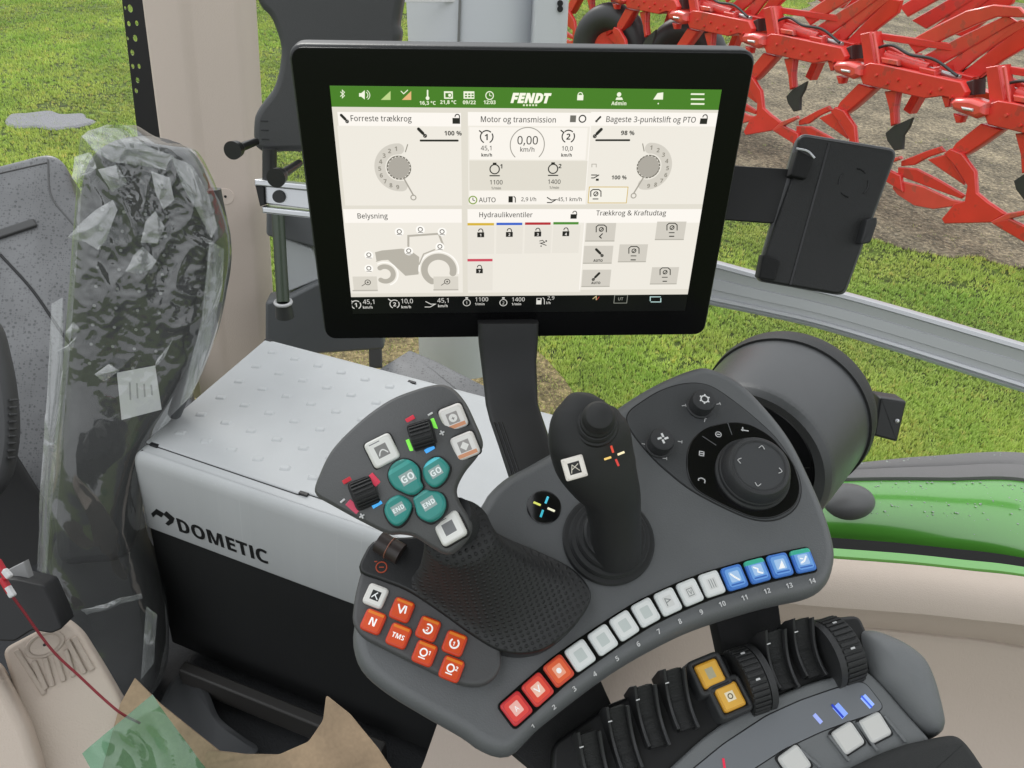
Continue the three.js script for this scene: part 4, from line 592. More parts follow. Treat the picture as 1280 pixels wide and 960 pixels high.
// ================================================================ DRIVE LEVER
{
  const LFm = frame(at(505, 590, .45), new V3(.02, .7, .7), new V3(1, 0, 0));
  const lv = thing('drive_lever', 'dark grey fan shaped drive lever with green and white buttons', 'lever', LFm);
  const z6 = zm(380, 460, 3.692), P = (l, h = 0) => LFm.pts(l, h), C = (zx, zy, h = 0) => LFm.pt(...z6([[zx, zy]])[0], h);
  const poly = smooth(P(z6([[32, 556], [52, 500], [120, 372], [250, 240], [380, 142], [500, 88], [610, 58], [680, 75], [740, 140], [785, 230], [826, 340], [800, 405], [742, 480], [706, 555], [716, 612], [762, 690], [776, 740], [752, 800], [690, 860], [645, 866], [580, 830], [505, 782], [440, 770], [380, 768], [250, 705], [120, 635], [56, 600], [36, 578]]), -.006), 150, .5);
  const bulge = (x, y, z) => [x, y, z - 5.5 * (x * x * .5 + y * y * .7) * (z > -.02 ? 1 : .6)];
  add('head', solid(poly, [[.014, -.03], [.008, -.029], [.003, -.022], [.0008, -.014], [0, -.008], [.0005, -.0052], [.0014, -.0032], [.0026, -.0021]], 1, bulge, [...C(480, 520), [[1, 0], [.975, .0008], [.94, .0015], [.9, .0019], [.84, .0021], [.7, .0021], [.5, .0021], [.3, .0021], [.12, .0021], [0, .0021]]]), M.lever, lv);
  const ht = (x, y) => bulge(x, y, 0)[2];
  const put = (name, g, mat, x, y, rot = 0, dz = 0) => { const m = add(name, g, mat, lv); m.position.set(x, y, ht(x, y) + dz); m.rotation.z = rot; m.rotateX(Math.atan(7.7 * y)); m.rotateY(-Math.atan(5.5 * x)); return m; };
  // raised plateau round the green keys
  add('neck', limb([[LFm.loc(at(566, 646, .462)), .013, .011], [LFm.loc(at(574, 656, .472)), .0125, .011], [LFm.loc(at(584, 672, .49)), .013, .011]], new V3(0, .3, 1), 24, 10), M.consoleDark, lv);
  const wk = (zx, zy, s, rot, id, name, lab) => { const q = C(zx, zy, .003), b = rrect(0, 0, s + .0014, s + .0014, .003); put('key_bezel', slab(b, -.002, .0008, .0004, 1), M.black, q[0], q[1], rot); const g = keyUV(solid(rrect(0, 0, s, s, .0028), [[0, -.001], [0, .0022], [.0004, .003], [.0012, .0035]], .6), s, s, id); const m = put('button', g, M.key, q[0], q[1], rot); m.userData.label = lab; return m; };
  const wface = (inner, draw) => keyFace('#e2e1dc', c => { c.fillStyle = '#efeeea'; c.beginPath(); c.roundRect(12, 12, 104, 104, 14); c.fill(); c.strokeStyle = '#77767a'; c.lineWidth = 4; c.beginPath(); c.moveTo(22, 18); c.lineTo(70, 18); c.stroke(); c.fillStyle = inner; c.fillRect(36, 36, 56, 56); if (draw) draw(c); });
  const rt = .55;
  wk(357, 380, .0165, rt, wface('#8b8a88', c => { c.strokeStyle = '#efeeec'; c.lineWidth = 6; c.beginPath(); c.moveTo(44, 80); c.quadraticCurveTo(64, 40, 84, 80); c.stroke(); }), 'b', 'white button');
  wk(674, 742, .0165, rt, wface('#77787a'), 'b', 'white button');
  const og = (draw) => keyFace('#e2ddd8', c => { c.fillStyle = '#efebe8'; c.beginPath(); c.roundRect(12, 12, 104, 104, 14); c.fill(); c.fillStyle = '#e09a72'; c.fillRect(12, 96, 104, 20); c.fillStyle = '#a39e9c'; c.fillRect(34, 32, 60, 60); c.fillStyle = '#f2efec'; draw(c); });
  wk(687, 218, .0148, rt - .08, og(c => { c.beginPath(); c.arc(64, 62, 22, 0, 7); c.fill(); c.fillStyle = '#8e8988'; txt(c, '+', 64, 64, 34, '#7d7876', 'bold'); }), 'b', 'white button with orange edge and round symbol');
  wk(744, 353, .0148, rt - .08, og(c => { c.beginPath(); c.moveTo(64, 38); c.lineTo(88, 62); c.lineTo(64, 86); c.lineTo(40, 62); c.closePath(); c.fill(); }), 'b', 'white button with orange edge and diamond symbol');
  // four green keys
  const green = (word, hi) => keyFace('#2a857d', c => { c.fillStyle = '#359189'; c.beginPath(); c.roundRect(10, 10, 108, 108, 24); c.fill(); if (hi) { c.fillStyle = hi; c.fillRect(10, 10, 108, 14); } c.fillStyle = '#9fb0ae'; c.fillRect(38, 44, 54, 42); txt(c, word, 65, 66, word.length > 2 ? 26 : 36, '#f4fbfa', 'bold'); });
  const shape = (pts, word, hi, lab, ctr) => {
    const q = P(z6(pts), .003), cx = ctr ? C(...ctr)[0] : q.reduce((s, a) => s + a[0], 0) / q.length, cy = ctr ? C(...ctr)[1] : q.reduce((s, a) => s + a[1], 0) / q.length, loc = smooth(q.map(a => [a[0] - cx, a[1] - cy]), 40, .5);
    const xs = loc.map(a => a[0]), w = Math.max(...xs) - Math.min(...xs), ys = loc.map(a => a[1]), h = Math.max(...ys) - Math.min(...ys), s = Math.max(w, h);
    put('key_bezel', slab(inset(ccw(loc), -.0009), -.003, .0006, .0003, 1), M.black, cx, cy);
    const m = put('button', keyUV(solid(loc, [[0, -.002], [0, .0024], [.0003, .0032], [.001, .0038], [.0018, .004]], .8), s, s, green(word, hi), .62), M.key, cx, cy); m.userData.label = lab; };
  shape([[388, 500], [402, 452], [440, 424], [478, 422], [520, 448], [534, 480], [537, 520], [549, 548], [520, 580], [490, 586], [455, 573], [412, 548]], 'GO', '#49a79f', 'green button');
  shape([[548, 478], [562, 440], [592, 415], [628, 412], [664, 442], [672, 468], [655, 512], [622, 545], [592, 548], [562, 522]], 'GO', '#5bd0dc', 'green button');
  shape([[368, 655], [385, 612], [420, 590], [446, 588], [482, 610], [496, 640], [478, 690], [446, 726], [416, 730], [384, 702]], 'END', '#49a79f', 'green button');
  shape([[503, 604], [528, 570], [552, 560], [585, 568], [622, 573], [648, 596], [656, 640], [632, 690], [590, 714], [556, 706], [524, 682], [512, 640]], 'END', '#5cb0aa', 'green button');
  // two ribbed rollers and their colour marks
  for (const [zx, zy, rot] of [[542, 308, -.18 + rt], [270, 574, rt - .06]]) {
    const q = C(zx, zy, .004), r = put('roller', (() => { const gs = [new THREE.CylinderGeometry(.0078, .0078, .0128, 30).rotateZ(Math.PI / 2)]; for (let k = 0; k < 20; k++) { const a = k / 20 * 2 * Math.PI; gs.push(rbox(.0122, .0012, .0012, .0003, 0, 0, .0082).rotateX(a)); } return join(gs); })(), M.rubber, q[0], q[1], rot, -.0012);
    put('roller_well', slab(rrect(0, 0, .0152, .0178, .003), -.002, .0007, .0003, 1), M.black, q[0], q[1], rot);
  }
  const colmk = (zx, zy, w, h, rot, col, e) => { const q = C(zx, zy); put('colour_mark', rbox(w, h, .0008, .0003), std(new THREE.Color(col), .4, { emissive: new THREE.Color(col), emissiveIntensity: e }), q[0], q[1], rot, .0003); };
  colmk(487, 231, .0056, .0026, .62, '#c0283c', .35); colmk(487, 357, .0022, .0075, .45, '#7be04a', .4); colmk(601, 260, .0022, .0085, .45, '#7be04a', .4); colmk(579, 374, .0062, .0026, .62, '#3f9fe8', .4);
  colmk(197, 516, .0062, .0026, .62, '#b02a36', .3); colmk(322, 515, .0075, .0042, -.75, '#c8364e', .3); colmk(222, 640, .0085, .0042, -.62, '#c04a62', .25); colmk(334, 627, .0062, .003, .62, '#42a4e8', .4); 
  colmk(580, 207, .0034, .0012, .62, '#d8d8d8', 0); colmk(635, 297, .0034, .001, .62, '#d8d8d8', 0); colmk(635, 297, .001, .0034, .62, '#d8d8d8', 0); colmk(172, 612, .0034, .0012, .8, '#d8d8d8', 0); colmk(262, 683, .0034, .001, .62, '#d8d8d8', 0); colmk(262, 683, .001, .0034, .62, '#d8d8d8', 0);
}
// ================================================================ ARMREST
{
  const t = 22 * DEG, AF = frame(at(905, 852, .548), new V3(0, Math.cos(t), Math.sin(t)), at(1003, 797, .57).sub(at(768, 912, .53)));
  const ar = thing('armrest', 'grey armrest with black finger levers, thumb wheels and yellow buttons', 'armrest', AF);
  const P = (l, h = 0) => AF.pts(l, h), z4 = zm(700, 760, 4.267), z5 = zm(980, 760, 4.267);
  const grey = std(lin(.165, .173, .178), .42, { bumpMap: grainB, bumpScale: .00012, roughnessMap: smearR });
  const bodyPx = [[800, 995], [836, 962], [876, 925], [911, 899], [969, 870], [1000, 858], [1027, 849], [1083, 836], [1106, 858], [1133, 890], [1165, 925], [1200, 1010], [1230, 1130], [960, 1180], [760, 1130]];
  add('body', slab(fillet(P(bodyPx), .006, 4), -.05, 0, .003, 4), grey, ar);
  add('lever_block', slab(fillet(P([[690, 930], [760, 880], [850, 845], [880, 818], [935, 815], [1000, 775], [1075, 768], [1100, 826], [1083, 842], [1000, 864], [911, 905], [836, 968], [790, 1010], [690, 1010]], -.004), .006), -.06, -.004, .003, 2), M.black, ar);
  const capPx = [[1074, 790], [1086, 785], [1106, 790], [1130, 802], [1153, 821], [1167, 849], [1178, 889], [1181, 914], [1166, 920], [1140, 902], [1112, 870], [1092, 848], [1080, 820]];
  { const cp = smooth(P(capPx, -.004), 90), c0 = AF.pt(1138, 858); add('side_cap', skin([[1, -.06], [1, -.016], [.985, -.009], [.95, -.003], [.88, .002], [.76, .006], [.58, .0088], [.36, .0102], [.15, .0107]].map(([s, h]) => ccw(cp).map(q => new V3(c0[0] + (q[0] - c0[0]) * s, c0[1] + (q[1] - c0[1]) * s, h))), { crease: 2, capA: false }), grey, ar); }
  const padPx = [[1040, 972], [1097, 944], [1132, 930], [1181, 919], [1200, 917], [1216, 933], [1240, 970], [1330, 1120], [960, 1150], [980, 1010]];
  add('arm_pad', slab(fillet(P(padPx, .008), .008, 5), -.05, .008, .006, 5), std(lin(.03, .031, .031), .85, { bumpMap: rep(grainT, 60), bumpScale: .0003 }), ar);
  // display strip
  const strip = fillet(P([[850, 975], [905, 930], [958, 895], [1000, 876], [1040, 862], [1074, 852], [1083, 855], [1104, 882], [1099, 889], [1060, 902], [1027, 914], [980, 936], [940, 962], [900, 995]], .0006), .004);
  add('strip_groove', slab(inset(ccw(strip), -.0007), -.002, .0004, .0003, 1), M.black, ar);
  add('display_strip', slab(strip, -.002, .0009, .0004, 2), std(lin(.2, .21, .225), .16), ar);
  for (const [zx, zy, w, l, c] of [[285, 550, .0016, .0105, '#2338a8'], [440, 500, .0014, .0095, '#3a58c8'], [300, 548, .0062, .009, '#7a94d8'], [445, 498, .0052, .0085, '#8aa4e0'], [180, 590, .003, .007, '#8d9ad2']]) { const q = AF.pt(...z5([[zx, zy]])[0], .001), m = add('light_bar', rbox(w, l, .0006, .0002), std(new THREE.Color(c), .3, { emissive: new THREE.Color(c), emissiveIntensity: .5 }), ar); m.position.set(q[0], q[1], w < .002 ? .0013 : .001); m.rotation.z = .22; }
  { const q = AF.pt(905, 955, .001), m = add('light_bar', rbox(.0016, .007, .0006, .0002), std(lin(.5, .03, .06), .3, { emissive: lin(.6, .02, .06), emissiveIntensity: .5 }), ar); m.position.set(q[0], q[1], .0011); m.rotation.z = -.4; }
  // white keys
  for (const [px, py, rot] of [[1095, 909, -.02], [1061, 922, .06], [994, 952, .12]]) {
    const q = AF.pt(px, py, .003), hz = add('key_bezel', slab(rrect(0, 0, .0205, .0182, .0025), -.002, .0008, .0004, 1), M.black, ar); hz.position.set(q[0], q[1], 0); hz.rotation.z = rot;
    key('button', ar, q[0], q[1], .0004, .0182, .016, rot, .0022, keyFace('#c9c9c6', c => { c.fillStyle = '#d6d5d1'; c.fillRect(14, 14, 100, 100); }), .003).userData.label = 'pale grey armrest button';
  }
  for (const [a, b] of [[[235, 680], [345, 820]], [[385, 610], [495, 765]], [[530, 575], [645, 718]], [[80, 755], [190, 850]]]) { const q = P(z5([a, b]), 0); add('rib', bar(new V3(...q[0], .0006), new V3(...q[1], .0006), .0022, .003, new V3(0, 0, 1), .0007), grey, ar); }
  // finger levers
  const row = P([[768, 912], [1003, 797]]), th0 = Math.atan2(row[1][1] - row[0][1], row[1][0] - row[0][0]);
  const lm = std(lin(.03, .0305, .032), .5, { bumpMap: grainB, bumpScale: .0001 }), lf = std(lin(.014, .0145, .015), .65, { bumpMap: rep(grainT, 120, 8), bumpScale: .0005 });
  const prof = (k, s = 1) => { const o = []; for (let i = 0; i <= 10; i++) { const u = i / 10; o.push([-.017 * s + u * .036 * s, k + .021 * s * Math.pow(1 - u, 1.25) + .003 - .006 * Math.sin(u * Math.PI)]); } return [[.019 * s, -.012], ...o.reverse(), [-.0195 * s, .012 * s], [-.019 * s, -.012]]; };
  const ext = (pl, w) => { const g = solid(pl, [[.0004, -w / 2], [0, -w / 2 + .0004], [0, w / 2 - .0004], [.0004, w / 2]], .5); g.rotateX(Math.PI / 2); g.rotateZ(-Math.PI / 2); return g; }; // (u,z) profile -> width along x, u along -y
  const fingers = [[737, 946], [772, 914], [806, 887], [842, 866], [967, 817], [1001, 802]];
  const pg = ext(prof(0), .0115), pf = ext(prof(.0032), .0022);
  for (const [px, py] of fingers) {
    const q = AF.pt(px + 6, py + 8, .008), l = add('finger_lever', pg, lf, ar); l.position.set(q[0], q[1], 0); l.rotation.z = th0 - .12 ;
    for (const s of [-1, 1]) { const f = add('flange', pf, lm, l); f.position.x = s * .0068; f.position.y = s < 0 ? .0015 : -.0015; }
    const mk = add('mark', rbox(.0028, .0008, .0006, .0002), M.numberPaint, l); mk.position.set(-.0068, .0105, .0205); mk.rotation.x = .35;
  }
  // thumb wheels
  for (const [px, py, r, w] of [[940, 846, .0225, .0135], [1056, 808, .0235, .016]]) {
    const gs = [new THREE.CylinderGeometry(r, r, w, 56).rotateZ(Math.PI / 2)]; for (let k = 0; k < 34; k++) gs.push(rbox(w * .94, .0028, .0022, .0006, 0, 0, r).rotateX(k / 34 * 2 * Math.PI));
    const q = AF.pt(px, py, .012), wh = add('thumb_wheel', gs, M.rubber, ar); wh.position.set(q[0], q[1], -.003); wh.rotation.z = th0 - .12;
    const gd = add('wheel_guard', new THREE.CylinderGeometry(r + .0008, r + .0008, .0048, 48).rotateZ(Math.PI / 2), lm, wh); gd.position.x = px < 1000 ? w / 2 + .0028 : -w / 2 - .0028;
    for (const a of [.15, -.75]) { const m = add('mark', rbox(.0032, .0014, .0006, .0002, 0, 0, r + .0013).rotateX(a), M.numberPaint, wh); }
  }
  // two yellow buttons in raised frames
  const ye = [keyFace('#c7932f', c => { c.fillStyle = '#d9a94a'; c.fillRect(12, 12, 104, 104); c.fillStyle = '#a9a48a'; c.fillRect(42, 34, 44, 56); }, 1), keyFace('#c7932f', c => { c.fillStyle = '#dcab4e'; c.fillRect(12, 12, 104, 104); c.fillStyle = '#e8dcc0'; c.fillRect(40, 38, 48, 48); c.strokeStyle = '#4a3c20'; c.lineWidth = 5; c.beginPath(); c.arc(64, 62, 12, 0, 7); c.stroke(); }, 1)];
  [[889, 841], [914, 870]].forEach(([px, py], i) => {
    const q = AF.pt(px, py, .012), f = add('key_frame', solid(rrect(0, 0, .0268, .0255, .005), [[-.001, -.02], [0, .008], [.0008, .0098], [.002, .0104], [.0034, .0098], [.0042, .007]], .6), M.consoleDark, ar); f.position.set(q[0], q[1], 0); f.rotation.z = th0 - .05;
    key('button', f, 0, 0, .0062, .0172, .0168, 0, .0042, ye[i], .0024).userData.label = 'yellow lit armrest button';
  });
  // pedestal that carries the armrest
  const foot = thing('armrest_pedestal', 'black pedestal under the control console', 'pedestal', new V3(-.03, 0, -.36));
  add('column', rbox(.2, .60, .16, .02, .1, .30, .12), M.blackMat, foot); add('foot_plate', rbox(.34, .03, .3, .01, .12, .016, .1), M.blackMat, foot);
}
// ================================================================ MONITOR ARM, PHONE HOLDER
{
  // post from the console up to the monitor
  const fr = frame(at(650, 560, .64), new V3(.05, .35, .94), new V3(1, 0, 0)), pm = thing('monitor_arm', 'broad black arm carrying the monitor from the console', 'bracket', fr);
  const Q = (x0, x1, y, d, th) => { const a = fr.loc(at(x0, y, d)), b = fr.loc(at(x1, y, d)); return { a, b, th }; };
  const secs = [Q(646, 720, 640, .6, .03), Q(636, 702, 600, .612, .03), Q(623, 690, 560, .626, .03), Q(612, 679, 528, .638, .03), Q(607, 673, 508, .646, .03), Q(604, 672, 480, .648, .028), Q(601, 671, 455, .648, .026), Q(598, 673, 430, .644, .024), Q(597, 674, 405, .64, .024)];
  const rings = secs.map(({ a, b, th }) => { const w = b.distanceTo(a), m = a.clone().add(b).multiplyScalar(.5), pl = rrect(0, 0, w, th, .006, 0, 4), ux = b.clone().sub(a).normalize(); return pl.map(([x, z]) => m.clone().addScaledVector(ux, x).add(new V3(0, 0, z - th / 2))); });
  add('arm', skin(rings.reverse(), { crease: .7 }), std(lin(.016, .0165, .018), .42, { bumpMap: grainB, bumpScale: .0001 }), pm);
  for (const o of [5, 10, 15]) { const pts = [[646, 640], [636, 600], [623, 560], [612, 528]].map(([x, y], i) => fr.loc(at(x + o, y, [.6, .612, .626, .638][i]))); add('groove_rib', tube(pts.map(v => v.add(new V3(0, 0, .0002))), .0009, 20, 6), M.gloss, pm); }
}
{
  const n = new V3(-.12, .42, .9), fr = frame(at(1035, 265, .68), n, new V3(1, -.12, 0)), ph = thing('phone_holder', 'black phone holder clamp beside the monitor', 'phone holder', fr), P = (l, h = 0) => fr.pts(l, h);
  const z3 = zm(880, 150, 4.173);
  const out = fillet(P(z3([[490, 100], [520, 80], [985, 155], [1000, 180], [735, 895], [700, 908], [290, 838], [285, 800], [340, 640], [500, 190]])), .004, 4);
  add('back_plate', slab(out, -.014, 0, .002, 3), std(lin(.014, .0145, .015), .48, { bumpMap: grainB, bumpScale: .0002 }), ph);
  add('shell', slab(fillet(P(z3([[478, 110], [510, 70], [985, 148], [1004, 178], [738, 905], [700, 914], [284, 842], [275, 800]]), -.008), .005, 4), -.016, -.006, .002, 2), std(lin(.1, .1, .105), .4), ph);
  const groove = P(z3([[655, 118], [450, 860]]), .0004); add('seam', bar(new V3(...groove[0], .0002), new V3(...groove[1], .0002), .0022, .0012, new V3(0, 0, 1), .0003), M.gloss, ph);
  const claw = (pts, h) => slab(fillet(P(z3(pts), h), .002), -.012, h, .0015, 2);
  add('claw', claw([[490, 150], [575, 195], [535, 310], [450, 290]], .012), M.blackMat, ph); add('claw', claw([[310, 700], [400, 735], [370, 840], [285, 825]], .010), M.blackMat, ph); add('claw', claw([[850, 520], [905, 505], [905, 540], [870, 640], [815, 650]], .014), M.consoleDark, ph);
  add('wire_clip', tube([...P(z3([[480, 150], [540, 165], [575, 200]]), .013)].map(q => new V3(q[0], q[1], .0135)), .0012, 12, 6), M.alu, ph);
  const cc = fr.pt(...z3([[780, 330]])[0], 0); for (const [a0, a1] of [[-.6, .4], [2.6, 3.4], [.9, 1.6], [4, 4.6]]) { const g = new THREE.TorusGeometry(.0125, .0006, 6, 14, a1 - a0).rotateZ(a0); const m = add('emblem', g, M.gloss, ph); m.position.set(cc[0], cc[1], .0002); }
  add('swivel', rod(new V3(-.01, 0, -.03), new V3(-.01, 0, -.012), .018), M.blackMat, ph);
  const br = thing('holder_bracket', 'flat black bracket between monitor and phone holder', 'bracket', frame(at(960, 243, .69), n, new V3(1, -.08, 0))), bf = frame(at(960, 243, .69), n, new V3(1, -.08, 0));
  add('plate', slab(bf.pts([[860, 205], [918, 207], [985, 211], [1040, 215], [1030, 284], [908, 275], [860, 272]]), -.008, 0, .001, 2), M.black, br);
}
// ================================================================ ROUND HOUSING AND SMALL BOX BESIDE THE CONSOLE
{
  const P0 = at(932, 578, .76), P1 = at(982, 516, .85), fr = frame(P0, P0.clone().sub(P1), new V3(1, 0, 0)), len = P0.distanceTo(P1);
  const h = thing('round_housing', 'big dark grey round housing with black recessed face beside the console', 'housing', fr);
  const R = .083;
  add('shell', lathe([[R * .78, -.012], [R * .80, .0], [R * .93, .006], [R * .985, .0], [R, -.008], [R * 1.04, -len * .5], [R * 1.07, -len * .9], [R * 1.08, -len], [0, -len - .004]], 80), std(lin(.066, .069, .072), .36, { bumpMap: grainB, bumpScale: .0001, roughnessMap: smearR }), h);
  add('rear_rim', lathe([[R * 1.0, -len - .014], [R * 1.1, -len - .012], [R * 1.115, -len], [R * 1.1, -len + .012], [R * 1.07, -len + .012]], 80), M.rubber, h);
  add('recessed_face', lathe([[0, -.022], [R * .7, -.022], [R * .785, -.014], [R * .79, -.004], [R * .77, -.003], [R * .69, -.0195], [0, -.0195]].map(q => q), 64), M.gloss, h);
  const q = fr.pt(1008, 585, -.019), tx = add('faint_mark', join([rbox(.006, .0008, .0004, .0001), rbox(.0008, .005, .0004, .0001, .006), rbox(.004, .0008, .0004, .0001, .012, .002)]), std(lin(.025), .5), h); tx.position.set(q[0], q[1], -.0192); tx.rotation.z = .5;
  const bx = frame(at(1112, 526, .93), new V3(-.1, .35, .93), new V3(1, -.14, 0)), b = thing('sensor_box', 'small black box on a short stub right of the round housing', 'box', bx);
  add('case', slab(fillet(bx.pts([[1100, 497], [1134, 502], [1122, 553], [1092, 545]]), .003), -.035, 0, .003, 2), std(lin(.02, .021, .022), .35), b); add('stub', slab(fillet(bx.pts([[1080, 518], [1098, 512], [1095, 542], [1080, 540]], -.01), .002), -.03, -.006, .002, 2), M.blackMat, b);
  const sc = bx.pt(1121, 526); add('screw', new THREE.SphereGeometry(.003, 10, 8).translate(sc[0], sc[1], .0005), M.alu, b);
}
// ================================================================ COOL BOX
{
  const top = .5, F0 = frame(new V3(-.55, top, -1), new V3(0, 1, 0), new V3(1, 0, 0)), P = (l, h = 0) => F0.pts(l, h);
  const [A, D, A1, B0, C0] = P([[162, 566], [334, 420], [181, 549], [353, 607], [552, 477]]), len = .72;
  const nd = (a, b) => { const l = Math.hypot(b[0] - a[0], b[1] - a[1]); return [(b[0] - a[0]) / l, (b[1] - a[1]) / l]; };
  const e1 = nd(A1, B0), e1b = nd(D, C0), em = e1, Bp = [A[0] + em[0] * len, A[1] + em[1] * len], Cp = [D[0] + e1b[0] * len, D[1] + e1b[1] * len], e2 = nd(A, D);
  const bx = thing('cool_box', 'large cool box with pale grey lid and black lower body', 'cool box', F0);
  const quad = [A, Bp, Cp, D], out = fillet(quad, .012, 6);
  const lean = (x, y, z) => { const k = -z * .115; const f = -k * .9 * (1 - ((x - A[0]) * em[0] + (y - A[1]) * em[1]) / len); return [x + em[0] * f, y + em[1] * f, z]; };
  add('lid_body', solid(out, [[.006, -.158], [.001, -.156], [0, -.15], [0, -.022], [.001, -.014], [.0035, -.007], [.008, -.0022], [.014, 0]], .8, lean), M.coolWhite, bx);
  add('lower_body', solid(out, [[.012, -.47], [.004, -.465], [.004, -.157], [.02, -.152]], .5, lean), M.coolDark, bx);
  const q = (a, b) => [A[0] + em[0] * a + e2[0] * b, A[1] + em[1] * a + e2[1] * b], dep = Math.hypot(D[0] - A[0], D[1] - A[1]);
  const lidP = fillet([q(.006, .027), q(.27, .027), q(.275, .033), q(.60, .033), q(.60, dep - .022), q(.30, dep - .022), q(.295, dep - .014), q(.006, dep - .014)], .003, 3);
  add('lid_gap', slab(inset(ccw(lidP), -.0016), -.004, .0005, .0003, 1), M.black, bx);
  add('lid', solid(lidP, [[0, -.003], [0, .0012], [.0006, .0022], [.002, .0026]], .6), M.coolWhite, bx);
  for (const [a, b] of [[.022, .027], [.275, .030], [.012, dep - .014], [.30, dep - .018]]) { const c = q(a, b), m = add('latch_notch', rbox(.014, .006, .004, .001), M.black, bx); m.position.set(c[0], c[1], .0014); m.rotation.z = Math.atan2(em[1], em[0]); }
  const zb = zm(150, 400, 2.612), s = P(zb([[497, 105], [880, 217], [197, 367]]), .003), stud = solid(rrect(0, 0, .0135, .0085, .002), [[-.0012, 0], [.0008, .0015], [.0022, .0019]], .7);
  for (let r = 0; r < 6; r++) for (let c = 0; c < 8; c++) { const x = s[0][0] + (s[1][0] - s[0][0]) / 5 * c + (s[2][0] - s[0][0]) / 5 * r, y = s[0][1] + (s[1][1] - s[0][1]) / 5 * c + (s[2][1] - s[0][1]) / 5 * r; const m = add('stud', stud, M.coolWhite, bx); m.position.set(x, y, .0026); m.rotation.z = Math.atan2(em[1], em[0]) + .35; }
  // writing on the front
  const e1w = new V3(em[0], 0, -em[1]), nf = new V3(0, 1, 0).cross(e1w).multiplyScalar(-1); if (nf.z < 0) nf.negate();
  const FR = frame(F0.world(A[0], A[1], 0).addScaledVector(nf, .0004), nf, e1w), zl = zm(0, 500, 2.088);
  const put = (g, px, py, name) => { const c = FR.pt(px, py); const w = FR.world(c[0], c[1], 0), l = F0.loc(w); const m = add(name, g, std(lin(.01), .5), bx); m.position.copy(l); m.quaternion.copy(new THREE.Quaternion().setFromRotationMatrix(F0.m).invert().multiply(new THREE.Quaternion().setFromRotationMatrix(FR.m))); return m; };
  const L0 = FR.pt(222, 657), L1 = FR.pt(333, 694), g = (() => { const a = letters('DOMET', .024, .0006), b = letters('C', .024, .0006); a.computeBoundingBox(); b.computeBoundingBox(); const h = .024, x = a.boundingBox.max.x, bw = b.boundingBox.max.x - b.boundingBox.min.x; const bar_ = new THREE.BoxGeometry(.0052, h * .97, .0006).translate(x + .0062, 0, .0003); b.translate(x + .0062 + .0055 + bw / 2 + .001, 0, 0); const r = join([a, bar_, b]); r.computeBoundingBox(); r.translate(-(r.boundingBox.max.x + r.boundingBox.min.x) / 2, 0, 0); return r; })(); g.computeBoundingBox(); const sc = Math.hypot(L1[0] - L0[0], L1[1] - L0[1]) / (g.boundingBox.max.x - g.boundingBox.min.x); g.scale(sc, sc * 1.05, 1); put(g, 277.5, 676, 'lettering').userData.label = 'black DOMETIC lettering';
  const mkc = FR.pt(204, 650), sub = l => { const q2 = FR.pts(zl(l)); return q2.map(v => [v[0] - mkc[0], v[1] - mkc[1]]); };
  put(join([slab(sub([[395, 296], [408, 284], [428, 296], [422, 306], [408, 298], [400, 306]]), 0, .0006, .0001, 1), slab(sub([[426, 298], [434, 290], [455, 308], [452, 320], [440, 328], [432, 322], [442, 312]]), 0, .0006, .0001, 1)]), 204, 650, 'logo_mark');
  // floor rail in front of the box
  const ra = onY(230, 842, .06), rb = onY(412, 916, .06), rl = add('floor_rail', bar(ra.clone(), rb.clone().add(rb.clone().sub(ra).multiplyScalar(.35)), .02, .05), std(lin(.03, .028, .026), .5)); tag(rl, 'dark metal floor rail along the foot of the cool box', 'rail');
}
